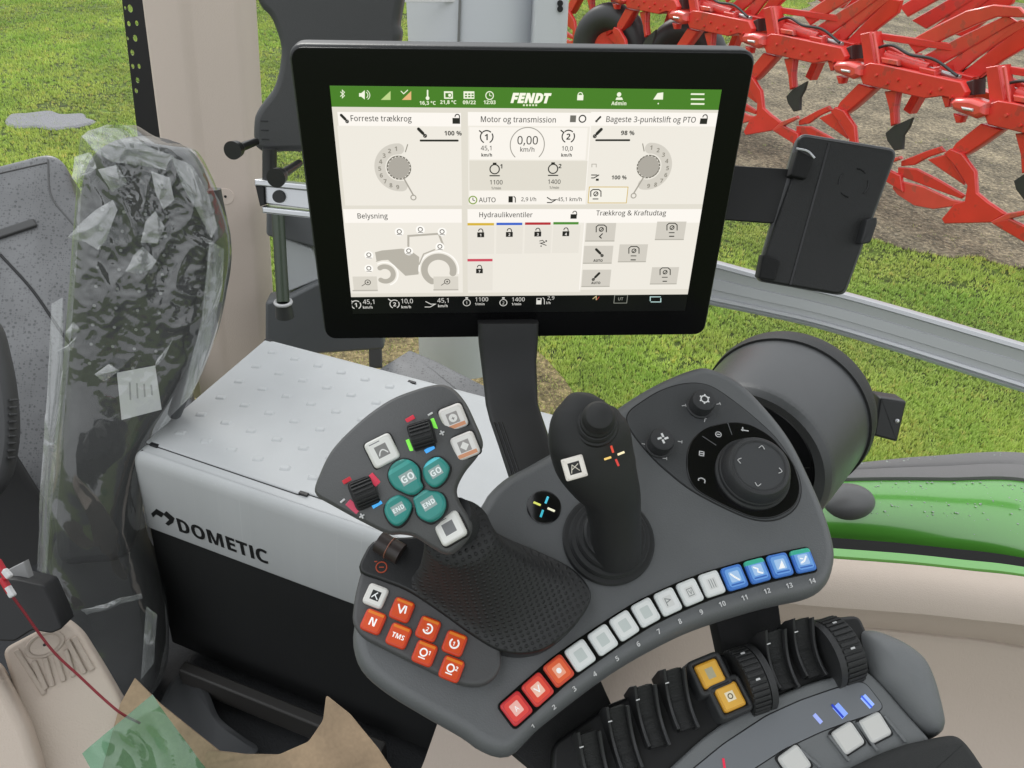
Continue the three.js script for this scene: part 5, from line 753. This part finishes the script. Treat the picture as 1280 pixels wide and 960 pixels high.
// ================================================================ LEFT SIDE: PILLAR, MOUNTS, WHAT STANDS OUTSIDE
{
  // beige pillar: folded sheet section along a leaning line
  const d = 1.72, fr = frame(at(270, 250, d), new V3(.25, .12, 1), new V3(1, 0, 0)), pi = thing('cab_pillar', 'beige plastic clad cab pillar behind the wrapped seat', 'pillar', fr), P = (x, y, h) => { const q = fr.pt(x, y, h); return new V3(q[0], q[1], h); };
  const ys = [-120, 0, 120, 240, 360, 480, 600, 760], L = y => 178 + y * .128 + (y > 300 ? (y - 300) * .05 : 0), R = y => 320 + y * .058;
  const prof = [[0, -.10], [0, -.01], [.015, 0], [.3, .004], [.36, 0], [.42, -.008], [.8, -.012], [.86, -.02], [.985, -.05], [1, -.07], [1, -.12]];
  add('cladding', skin(ys.map(y => prof.map(([t, h]) => P(L(y) + (R(y) - L(y)) * t, y, h))).map(r => r), { closed: false, crease: .8 }), std(lin(.66, .56, .49), .6, { bumpMap: rep(grainT, 14), bumpScale: .0004 }), pi);
  const c = P(282, 245, -.0125); add('plug', new THREE.CylinderGeometry(.018, .02, .008, 28).rotateX(Math.PI / 2).translate(c.x, c.y, c.z), std(lin(.66, .56, .49), .55), pi); add('plug_hole', new THREE.CylinderGeometry(.003, .003, .002, 12).rotateX(Math.PI / 2).translate(c.x, c.y, c.z + .004), M.black, pi);
  // dark window edge strip with a row of holes
  const sf = frame(at(178, 80, d + .03), new V3(.25, .12, 1), new V3(1, 0, 0)), q = sf.pts([[146, -60], [176, -60], [206, 200], [176, 200]]), sh = new THREE.Shape(q.map(a => new V2(...a)));
  const zs = zm(0, 0, 3.048); for (const [x, y, r] of [[497, 32, 9], [478, 30, 4], [492, 90, 6], [522, 88, 6], [516, 145, 8], [488, 146, 4], [505, 200, 7], [507, 252, 6], [531, 252, 6], [525, 305, 7], [500, 308, 4], [520, 345, 6]]) { const a = sf.pt(...zs([[x, y]])[0]), h = new THREE.Path(); h.absellipse(a[0], a[1], r / 3.048 * d / 960, r * 1.5 / 3.048 * d / 960, 0, 6.283); sh.holes.push(h); }
  const st = add('window_edge_strip', new THREE.ExtrudeGeometry(sh, { depth: .004, bevelEnabled: false, curveSegments: 10 }), M.black); st.position.copy(sf.o); st.quaternion.setFromRotationMatrix(sf.m); tag(st, 'dark perforated strip along the window edge beside the pillar', 'window strip');
}
{ // dark moulded housing behind the monitor with two pegs and a metal channel
  const d = .95, fr = frame(at(400, 100, d), new V3(.1, .2, 1), new V3(1, 0, 0)), hz = thing('plastic_housing', 'dark grey moulded plastic housing partly behind the monitor', 'housing', fr);
  const o = [[300, -80], [321, 2], [337, 22], [349, 57], [347, 87], [340, 110], [329, 125], [321, 136], [316, 148], [315, 170], [319, 186], [332, 192], [350, 191], [400, 187], [470, 150], [500, 48], [498, 30], [506, -20], [512, -80]];
  add('shell', solid(smooth(fr.pts(o), 110, .4), [[.01, -.06], [0, -.05], [0, -.014], [.001, -.007], [.004, -.002], [.009, 0]], .8), std(lin(.065, .066, .068), .5, { bumpMap: grainB, bumpScale: .0002 }), hz);
  const q = fr.pt(333, 168, .001); for (let k = 0; k < 4; k++) { const m = add('embossed_mark', rbox(.009, .0016, .0012, .0004), M.consoleDark, hz); m.position.set(q[0] - .002, q[1] + .016 - k * .011, .0004); }
  const pegM = std(lin(.012), .35), peg = (x0, y0, x1, y1, d0, d1, nm, lab) => { const a = at(x0, y0, d0), b = at(x1, y1, d1), t = thing(nm, lab, 'peg', a.clone()); const v = b.clone().sub(a), o0 = new V3(); const e = v.clone(); add('shaft', rod(o0, e, .0045, .0055), pegM, t); add('head', rod(e, e.clone().addScaledVector(v.clone().normalize(), .012), .0095, .0105, 24), pegM, t); add('collar', rod(v.clone().multiplyScalar(.82), e, .0058, .0095, 24), pegM, t); };
  peg(320, 177, 296, 186, .95, .9, 'clamp_peg', 'black clamp peg sticking out from the dark plastic housing'); peg(374, 204, 349, 220, .93, .86, 'clamp_peg', 'black clamp peg above the metal channel');
  const cf = frame(at(350, 245, .98), new V3(.1, .3, .95), at(384, 240, .98).sub(at(322, 228, .98))), ch = thing('metal_channel', 'short bright aluminium channel fixed to the pillar', 'channel', cf), Pc = (l, h = 0) => cf.pts(l, h);
  add('web', slab(Pc([[322, 232], [400, 240], [402, 264], [326, 254]]), -.02, -.006, .001, 1), M.alu, ch); add('flange', slab(Pc([[319, 224], [400, 232], [400, 240], [319, 232]]), -.03, .004, .002, 3), M.alu, ch); add('flange', slab(Pc([[328, 258], [402, 266], [402, 274], [329, 266]]), -.03, .004, .002, 3), M.alu, ch);
  add('end_cap', slab(Pc([[319, 232], [330, 233], [331, 256], [325, 258]], .001), -.03, .001, .001, 1), M.black, ch); const s = cf.pt(348, 246); add('screw', rod(new V3(s[0], s[1], -.008), new V3(s[0], s[1], .001), .0085, .0075), std(lin(.015), .35), ch);
  const stm = add('support_post', rod(at(337, 186, .97), at(337, 228, .985), .009), std(lin(.03), .4)); tag(stm, 'dark grey post between housing and metal channel', 'post');
}
{ // outside: pole, hood, fairing, tall grey panel
  const wetT = tex(512, (u, v, i, j) => { let k = .5 + .12 * (fbm(u, v, 8, 4, 71) - .5); for (let a = 0; a < 2; a++) { const f = a ? 90 : 44, x = u * f, y = v * f, xi = Math.floor(x), yi = Math.floor(y), hx = hash(xi, yi, 80 + a), hy = hash(xi, yi, 90 + a), r = .1 + .22 * hash(xi, yi, 99 + a); if (hash(xi, yi, 77 + a) > .55 && Math.hypot(x - xi - .3 - .4 * hx, (y - yi - .3 - .4 * hy) * 1.0) < r) k *= .78; } return k; }, true);
  const wet = std(lin(.72, .73, .75), .5, { map: rep(wetT, 2.2), roughnessMap: rep(smearT, 2) });
  const lean = new V3(.1, .05, 1);
  const ef = frame(at(600, 200, 2.05), lean, new V3(1, 0, 0)), ex = thing('tall_grey_panel', 'tall pale grey sheet metal panel standing behind the monitor', 'panel', ef);
  const eM = std(lin(.66, .68, .72), .5, { roughnessMap: rep(smearT, 2) });
  const cv = (x0, x1, y, h) => { const a = ef.pt(x0, y), b = ef.pt(x1, y), o = []; for (let k = 0; k <= 14; k++) { const t = k / 14; o.push(new V3(a[0] + (b[0] - a[0]) * t, a[1] + (b[1] - a[1]) * t, -.12 * Math.pow(Math.abs(t - .5) * 2, 2.4))); } return o; };
  add('sheet', skin([cv(496, 708, -160), cv(507, 690, 60), cv(516, 660, 250), cv(522, 640, 474)], { closed: false, crease: .6 }), eM, ex);
  const seam = (x0, y0, x1, y1, h) => { const a = ef.pt(x0, y0, h), b = ef.pt(x1, y1, h); return bar(new V3(a[0], a[1], h), new V3(b[0], b[1], h), .006, .006, new V3(0, 0, 1), .001); };
  add('seam', seam(577, -60, 573, 55, -.001), std(lin(.2), .6), ex); add('lip', seam(505, 1, 574, 1, -.012), std(lin(.75), .5), ex);
  const sp = ef.pts([[676, -160], [718, -160], [706, 80], [664, 80]]); add('side_post', slab(fillet(sp, .006), -.14, .02, .006, 2), std(lin(.66, .68, .7), .45), ex);
  for (const [x, y] of [[700, 4], [700, 11]]) { const q = ef.pt(x, y, .02); add('bolt', rod(new V3(q[0], q[1], .015), new V3(q[0], q[1], .024), .007), M.black, ex); }
  const h1 = hzSlab([[470, 462], [512, 436], [545, 450], [600, 478], [650, 500], [660, 560], [560, 540]], .22, 'hood_cover', 'dark grey rain spotted hood cover outside behind the cool box', 'cover', wet, .05);
  function hzSlab(px, y, name, label, cat, mat, th) { const F0 = frame(onY(px[0][0], px[0][1], y), new V3(0, 1, 0), new V3(1, 0, 0)), o = thing(name, label, cat, F0); add('panel', slab(fillet(F0.pts(px), .01), -th, 0, .008, 3), mat, o); return o; }
  const pf = frame(at(375, 350, 1.75), lean, new V3(1, 0, 0)), bo = thing('side_cover', 'grey rain wet body cover seen between pillar and monitor', 'cover', pf);
  add('upper_panel', slab(fillet(pf.pts([[330, 262], [420, 270], [440, 330], [420, 322], [352, 304], [330, 300]]), .01), -.1, -.02, .006, 2), std(lin(.13, .135, .14), .5), bo);
  add('pale_panel', slab(fillet(pf.pts([[350, 303], [388, 318], [400, 355], [358, 372], [348, 370]]), .008), -.08, -.03, .004, 2), std(lin(.55, .57, .58), .5), bo);
  add('lower_panel', slab(fillet(pf.pts([[330, 380], [358, 374], [395, 356], [470, 350], [480, 440], [330, 450]]), .01), -.06, -.01, .008, 2), std(lin(.12, .126, .13), .4), bo);
  const po = thing('round_pole', 'dark green round pole outside between pillar and monitor', 'pole', at(350, 390, 1.66)), o = po.position, r0 = at(347, 262, 1.66).sub(o), r1 = at(354, 378, 1.66).sub(o);
  add('tube', rod(r1, r0, .0135), std(lin(.035, .05, .03), .35), po); add('collar', rod(r1.clone().add(new V3(0, -.035, 0)), r1, .02, .016), std(lin(.05, .052, .05), .4), po); add('ring', new THREE.TorusGeometry(.0165, .004, 8, 28).rotateX(Math.PI / 2).translate(r1.x, r1.y, r1.z), std(lin(.5), .4), po);
  const p2 = add('square_post', bar(at(468, 400, 2.1), at(470, 460, 2.1), .035, .035), std(lin(.05), .5)); tag(p2, 'short dark square post behind the cool box', 'post');
  // grey rain spotted fairing left of the wrapped seat
  const ff = frame(at(80, 400, 1.75), new V3(.25, .72, .64), new V3(1, .0, -.1)), fa = thing('grey_fairing', 'grey plastic fairing covered in raindrops left of the wrapped seat', 'fairing', ff), Pf = (l, h = 0) => ff.pts(l, h);
  add('panel', slab(fillet(Pf([[-140, 240], [0, 205], [62, 189], [82, 203], [94, 248], [122, 280], [200, 380], [260, 560], [240, 760], [0, 860], [-140, 800]]), .03, 5), -.12, 0, .014, 4), wet, fa);
  const ln = (pts, h, r = .0035) => tube(Pf(pts).map(q => new V3(q[0], q[1], h)), r, 30, 6);
  add('seam', ln([[0, 318], [40, 362], [80, 420], [140, 500]], .0002), M.black, fa); add('edge_line', ln([[60, 200], [64, 245], [84, 272], [110, 300]], .0005, .002), std(lin(.1), .6), fa); add('edge_line', ln([[-40, 226], [20, 212], [60, 203]], .0005, .002), std(lin(.1), .6), fa);
  add('slot_cover', bar(new V3(...Pf([[-30, 304]])[0], .004), new V3(...Pf([[45, 279]])[0], .004), .02, .012, new V3(0, 0, 1)), std(lin(.07), .6), fa);
  const tf = frame(at(-10, 520, 1.35), new V3(.5, .5, .7), new V3(1, 0, -.3)), ty = thing('round_cover', 'dark ribbed round cover at the foot of the grey fairing', 'cover', tf);
  add('dome', solid(smooth(tf.pts([[-80, 380], [-10, 395], [12, 450], [22, 520], [20, 570], [5, 615], [-40, 640], [-110, 600], [-130, 480]]), 60), [[0, -.08], [0, -.03], [.006, -.012], [.02, 0]], .9), std(lin(.075, .076, .078), .55), ty);
  for (let k = 0; k < 9; k++) { const q = tf.pts([[12 - k * .3, 500 + k * 9], [22 - k * .4, 500 + k * 9]], -.006); add('rib', bar(new V3(...q[0], -.003), new V3(...q[1], -.008), .004, .006, new V3(0, 0, 1)), std(lin(.05), .6), ty); }
  const bs = add('dark_side_panel', slab(fillet(tf.pts([[-100, 590], [10, 560], [60, 640], [75, 760], [-100, 780]], -.2), .02), -.28, -.2, .01, 2), std(lin(.02), .7)); bs.position.copy(tf.o); bs.quaternion.setFromRotationMatrix(tf.m); tag(bs, 'dark cab side panel below the grey fairing', 'panel');
}
// ================================================================ WRAPPED SEAT
{
  const fr = frame(at(160, 470, 1.08), new V3(.3, .28, .9), new V3(1, 0, -.12)), seat = thing('folding_seat', 'black folding seat wrapped in plastic beside the cool box', 'seat', fr), P = (l, h = 0) => fr.pts(l, h);
  const perfT = tex(128, (u, v) => { const d = Math.hypot(u - .5, v - .5); return d < .06 ? 1 : .045; });
  const lea = std(lin(.016, .0165, .018), .5, { bumpMap: grainB, bumpScale: .0005, roughnessMap: rep(smearT, 5) });
  add('backrest', solid(smooth(P([[100, 215], [130, 180], [180, 172], [235, 195], [262, 260], [268, 330], [248, 430], [215, 500], [182, 560], [168, 640], [160, 700], [110, 712], [66, 700], [72, 560], [84, 400], [92, 290]]), 100), [[.01, -.11], [0, -.09], [0, -.03], [.004, -.014], [.012, -.004], [.024, 0]], .9), lea, seat);
  add('lower_cushion', solid(smooth(P([[62, 690], [120, 676], [165, 690], [186, 730], [196, 800], [190, 870], [120, 900], [66, 830]], -.02), 60), [[.01, -.16], [0, -.12], [0, -.05], [.008, -.026], [.02, -.018]], .9), lea, seat);
  const side = std(lin(.05, .052, .055), .55); add('side_bolster', limb([[new V3(...P([[262, 240]])[0], -.05), .012, .03], [new V3(...P([[272, 330]])[0], -.05), .016, .035], [new V3(...P([[250, 430]])[0], -.05), .015, .035], [new V3(...P([[214, 530]])[0], -.05), .01, .03]], new V3(0, 0, 1), 18, 24), side, seat);
  for (let i = 0; i < 9; i++) for (let k = 0; k < 4; k++) { const q = P([[128 + k * 27 - i * 2.0, 262 + i * 24 + k * 3]])[0], m = add('perforation', new THREE.CylinderGeometry(.0022, .0022, .0008, 8).rotateX(Math.PI / 2), M.perf = M.perf || std(lin(.22), .6), seat); m.position.set(q[0], q[1], .0004); }
  const lab = add('paper_label', slab(P([[146, 466], [194, 457], [202, 512], [152, 525]], .002), .0012, .0022, .0002, 1), std(lin(.62), .7), seat); for (let k = 0; k < 4; k++) { const q = P([[162 + k * 9, 478 + k * 1], [163 + k * 9, 500 - k * 2]], .0024); add('print_line', bar(new V3(...q[0], .0024), new V3(...q[1], .0024), .0022, .0004, new V3(0, 0, 1), .0001), std(lin(.38), .7), lab); }
  // clear bag: a crumpled film closed round the seat
  const out = [[88, 172], [110, 160], [150, 153], [178, 168], [205, 180], [238, 188], [262, 228], [278, 272], [286, 310], [283, 360], [268, 430], [240, 500], [206, 545], [178, 600], [172, 670], [190, 740], [204, 800], [196, 880], [130, 915], [66, 880], [48, 790], [40, 690], [50, 590], [62, 480], [72, 370], [80, 270], [84, 210]];
  const R = smooth(P(out, .02), 160), ys = R.map(q => q[1]), y0 = Math.min(...ys) + .004, y1 = Math.max(...ys) - .003, NX = 84, NY = 190, bag = thing('plastic_bag', 'crumpled clear plastic bag pulled over the folding seat', 'plastic bag', fr);
  const span = y => { let a = 1e9, b = -1e9; for (let i = 0; i < R.length; i++) { const p = R[i], q = R[(i + 1) % R.length]; if ((p[1] > y) !== (q[1] > y)) { const x = p[0] + (q[0] - p[0]) * (y - p[1]) / (q[1] - p[1]); a = Math.min(a, x); b = Math.max(b, x); } } return [a, b]; };
  const fold = (x, y, f, s) => 1 - Math.abs(2 * vnoise(x * f + 40, y * f + 40, 9999, s) - 1);
  const film = new THREE.MeshPhysicalMaterial({ color: lin(.97, .985, .98), roughness: .06, transmission: .96, thickness: 0, ior: 1.9, side: THREE.DoubleSide });
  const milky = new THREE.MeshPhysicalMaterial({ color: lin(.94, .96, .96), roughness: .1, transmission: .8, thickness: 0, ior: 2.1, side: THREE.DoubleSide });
  const pn = new ImprovedNoise(), ridge = (x, y, f, s) => 1 - Math.min(1, Math.abs(pn.noise(x * f + 40.3, y * f + 41.7, s * 7.31)) * 2.2);
  const crumple = (x, y, tv) => { // long creases: warped, stretched ridges; tighter where the bag is gathered
    const wx = x + .02 * pn.noise(x * 9, y * 9, 5.5), wy = y + .02 * pn.noise(x * 9, y * 9, 8.5), up = Math.max(0, Math.min(1, (tv - .58) * 3.2));
    return (.005 + .008 * up) * ridge(wx * 1.3 + wy * .3, wy * .3, 11, 3) + (.0006 + .0055 * up) * ridge(wx * .9 - wy * .45, wy * .4 + wx * .5, 30, 5) + (.0001 + .0022 * up) * ridge(wx + wy * .5, wy, 70, 7); };
  const sheet = (sgn, NX, NY) => { const rows = []; for (let j = 0; j <= NY; j++) { const tv = j / NY, y = y0 + (y1 - y0) * tv, [a, b] = span(y), r = []; for (let i = 0; i <= NX; i++) { const t = i / NX, x = a + (b - a) * t, e = Math.sqrt(Math.max(0, 1 - Math.pow(Math.abs(t - .5) * 2, 4))), endk = Math.min(1, (1 - tv) * 9) * Math.min(1, tv * 12), c = crumple(x, y, tv); r.push(new V3(x, y, sgn > 0 ? (.008 * endk + c) * e - .045 * (1 - e) : -.045 - (.075 * endk + c) * e)); } rows.push(r); } return skin(rows, { closed: false, crease: 2.6 }); };
  add('front_film', sheet(1, 150, 340), film, bag); add('back_film', sheet(-1, 50, 120), film, bag);
  // white sky glints on the bag, put in as milky film patches
  const patch = (px, z, name = 'glint_patch') => { const pl = dense(P(px, z), .006), c = pl.reduce((q, a) => [q[0] + a[0] / pl.length, q[1] + a[1] / pl.length], [0, 0]); const rg = [1, .86, .7, .5, .3, .12, .02].map(s => pl.map(q => { const x = c[0] + (q[0] - c[0]) * s, y = c[1] + (q[1] - c[1]) * s; return new V3(x, y, z - .008 + .6 * crumple(x + .3, y, 1) + .003 * (1 - s)); })); add(name, skin(rg, { capA: false, crease: 2.6 }), milky, bag); };
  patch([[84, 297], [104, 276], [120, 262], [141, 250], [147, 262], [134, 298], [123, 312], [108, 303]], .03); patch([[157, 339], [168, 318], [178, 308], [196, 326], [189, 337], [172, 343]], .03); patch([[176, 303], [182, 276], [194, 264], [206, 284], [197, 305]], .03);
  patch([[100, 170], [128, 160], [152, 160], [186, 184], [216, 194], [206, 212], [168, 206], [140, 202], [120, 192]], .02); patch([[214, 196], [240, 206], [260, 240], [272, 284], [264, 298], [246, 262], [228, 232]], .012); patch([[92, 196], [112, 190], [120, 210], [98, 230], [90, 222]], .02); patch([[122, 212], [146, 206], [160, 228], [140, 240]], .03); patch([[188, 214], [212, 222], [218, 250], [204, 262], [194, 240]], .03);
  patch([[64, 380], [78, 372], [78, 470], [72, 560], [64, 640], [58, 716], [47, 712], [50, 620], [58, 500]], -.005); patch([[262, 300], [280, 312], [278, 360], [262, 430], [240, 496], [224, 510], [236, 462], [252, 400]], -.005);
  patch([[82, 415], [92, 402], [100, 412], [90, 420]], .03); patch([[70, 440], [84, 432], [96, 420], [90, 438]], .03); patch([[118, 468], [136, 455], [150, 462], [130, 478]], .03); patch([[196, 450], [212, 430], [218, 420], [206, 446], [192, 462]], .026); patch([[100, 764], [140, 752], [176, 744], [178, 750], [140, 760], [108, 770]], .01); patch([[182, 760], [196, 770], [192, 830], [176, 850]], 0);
}
// ================================================================ LOWER LEFT CORNER
{
  const d = .92, fr = frame(at(90, 870, d), new V3(.35, .72, .6), new V3(1, 0, -.3)), kp = thing('ribbed_cover', 'curved beige plastic cover with moulded ribs', 'cover', fr), P = (l, h = 0) => fr.pts(l, h), bw = (q, h) => new V3(q[0], q[1], h);
  const bend = (x, y, z) => [x, y, z - 2.2 * Math.pow(Math.max(0, x - .0), 2) - .9 * y * y];
  const body = solid(dense(fillet(P([[2, 812], [40, 792], [78, 772], [100, 790], [130, 838], [160, 890], [190, 950], [220, 1010], [60, 1060], [40, 960], [22, 880]]), .01), .012), [[.002, -.05], [0, -.03], [0, -.005], [.0015, -.0015], [.005, 0]], .9);
  add('body', body, M.beige, kp);
  for (const [a, b] of [[[42, 826], [58, 862]], [[56, 822], [66, 858]], [[69, 818], [80, 852]], [[82, 812], [92, 846]], [[20, 812], [56, 868]], [[92, 796], [116, 838]], [[84, 800], [106, 842]]]) { const q = P([a, b]); add('rib', bar(bw(q[0], .001), bw(q[1], .001), .006, .006, new V3(0, 0, 1), .0025), M.beige, kp); }
  { const c = fr.pt(56, 806), m = add('oval_boss', new THREE.TorusGeometry(.014, .0022, 10, 36).scale(1.35, .9, 1), M.beige, kp); m.position.set(c[0], c[1], .0005); m.rotation.z = .25; add('boss_hole', new THREE.CylinderGeometry(.0018, .0018, .002, 12).rotateX(Math.PI / 2), M.black, m); }
  const f2 = frame(at(5, 930, d * .93), new V3(.35, .72, .6), new V3(1, 0, -.3)), c2 = thing('smooth_cover', 'plain beige plastic cover beside the ribbed cover', 'cover', f2); add('body', solid(dense(fillet(f2.pts([[-120, 800], [-10, 830], [12, 868], [34, 910], [50, 962], [60, 1040], [-100, 1060]]), .012), .012), [[.002, -.05], [0, -.03], [0, -.008], [.003, -.002], [.01, 0]], .9), M.beige, c2);
  const bf = frame(at(30, 755, .86), new V3(.3, .6, .72), new V3(1, -.05, -.2)), bx = thing('black_plug_box', 'black box with red and white plugs above the ribbed cover', 'box', bf); add('case', slab(fillet(bf.pts([[-60, 722], [18, 724], [55, 732], [68, 760], [78, 786], [64, 792], [40, 788], [18, 802], [-60, 800]]), .003), -.06, 0, .002, 2), M.black, bx);
  add('back_plate', slab(bf.pts([[10, 712], [30, 702], [38, 728], [14, 730]], -.02), -.04, -.02, .001, 1), std(lin(.25), .6), bx);
  const redp = std(lin(.45, .012, .025), .4), wh = std(lin(.6), .5); for (const [x0, y0, x1, y1, m] of [[-4, 700, 10, 724, redp], [2, 722, 14, 742, redp], [4, 712, 13, 722, wh], [8, 732, 17, 746, wh]]) add('plug', bar(bf.loc(at(x0, y0, .82)), bf.loc(at(x1, y1, .82)), .008, .006), m, bx);
  const wire = add('red_wire', tube([at(10, 738, .82), at(30, 765, .83), at(52, 796, .84), at(70, 818, .845), at(100, 846, .85), at(130, 874, .85), at(152, 892, .85), at(175, 904, .86)], .0014, 60, 8), std(lin(.2, .008, .016), .4)); tag(wire, 'thin red wire running down over the ribbed cover', 'wire');
  // green film
  const gf = frame(at(195, 930, .84), new V3(.2, .8, .56), new V3(1, 0, -.1)), Pg = l => gf.pts(l), q = Pg([[118, 932], [196, 868], [208, 868], [268, 960], [275, 1020], [110, 1010]]);
  const grid = (Q, n, m, zf) => { const [a, b, c, d] = Q, rows = []; for (let j = 0; j <= m; j++) { const r = []; for (let i = 0; i <= n; i++) { const u = i / n, v = j / m, x = (a[0] * (1 - u) + b[0] * u) * (1 - v) + (d[0] * (1 - u) + c[0] * u) * v, y = (a[1] * (1 - u) + b[1] * u) * (1 - v) + (d[1] * (1 - u) + c[1] * u) * v; r.push(new V3(x, y, zf(x, y, u, v))); } rows.push(r); } return skin(rows, { closed: false, crease: .5 }); };
  const gq = Pg([[112, 938], [198, 866], [268, 962], [180, 1040]]), wav = (x, y) => .02 + .011 * (1 - Math.abs(2 * vnoise(x * 22 + 9, y * 14 + 3, 999, 21) - 1)) + .007 * (1 - Math.abs(2 * vnoise(x * 40 + y * 25 + 9, y * 30 + 3, 999, 22) - 1));
  const gfm = add('green_film', grid(gq, 50, 50, (x, y, u, v) => wav(x, y)), new THREE.MeshPhysicalMaterial({ color: lin(.3, .64, .44), roughness: .1, transmission: .88, thickness: 0, ior: 1.6, side: THREE.DoubleSide })); gfm.position.copy(gf.o); gfm.quaternion.setFromRotationMatrix(gf.m); tag(gfm, 'sheet of translucent green film lying on the cardboard', 'film');
  // cardboard pieces
  const cT = tex(256, (u, v) => .6 + .2 * (fbm(u, v, 6, 5, 41) - .5) + .06 * (fbm(u, v, 90, 2, 45) - .5), true), card = std(lin(1.0, .72, .46), .85, { map: rep(cT, 4) });
  const cf = frame(at(390, 960, .88), new V3(.1, .75, .64), new V3(1, 0, -.05)), cb = add('cardboard_flap', solid(dense(fillet(cf.pts([[408, 868], [440, 888], [475, 925], [510, 975], [520, 1030], [230, 1030], [250, 944], [300, 950], [345, 948], [385, 928], [404, 900]]), .004, 3), .012), [[.0004, -.004], [0, -.002], [.0003, 0]], .6, (x, y, z) => [x, y, z + .5 * Math.max(0, x - .01) * .5 + .03 * Math.sin(x * 16)]), card); cb.position.copy(cf.o); cb.quaternion.setFromRotationMatrix(cf.m); tag(cb, 'torn brown cardboard flap on the floor under the console', 'cardboard');
  const cf2 = frame(at(190, 910, .93), new V3(.1, .75, .64), new V3(1, 0, 0)), cb2 = add('cardboard_sheet', slab(cf2.pts([[150, 880], [168, 848], [200, 880], [300, 960], [300, 1060], [100, 1060]]), -.004, 0, .0005, 1), card); cb2.position.copy(cf2.o); cb2.quaternion.setFromRotationMatrix(cf2.m); tag(cb2, 'brown cardboard sheet under the green film', 'cardboard');
  const lf = frame(onY(250, 900, .04), new V3(0, 1, 0), new V3(1, 0, 0)), lump = add('floor_mat', solid(dense(fillet(lf.pts([[215, 850], [235, 840], [262, 868], [275, 905], [330, 940], [230, 1000], [180, 930]]), .02), .02), [[0, -.03], [0, -.004], [.008, 0]], .8, (x, y, z) => [x, y, z + .02 * vnoise(x * 18 + 9, y * 18 + 9, 999, 5)]), std(lin(.045, .047, .05), .7)); lump.position.copy(lf.o); lump.quaternion.setFromRotationMatrix(lf.m); tag(lump, 'dark grey floor mat piece at the foot of the cool box', 'mat');
}
renderer.render(scene, camera);
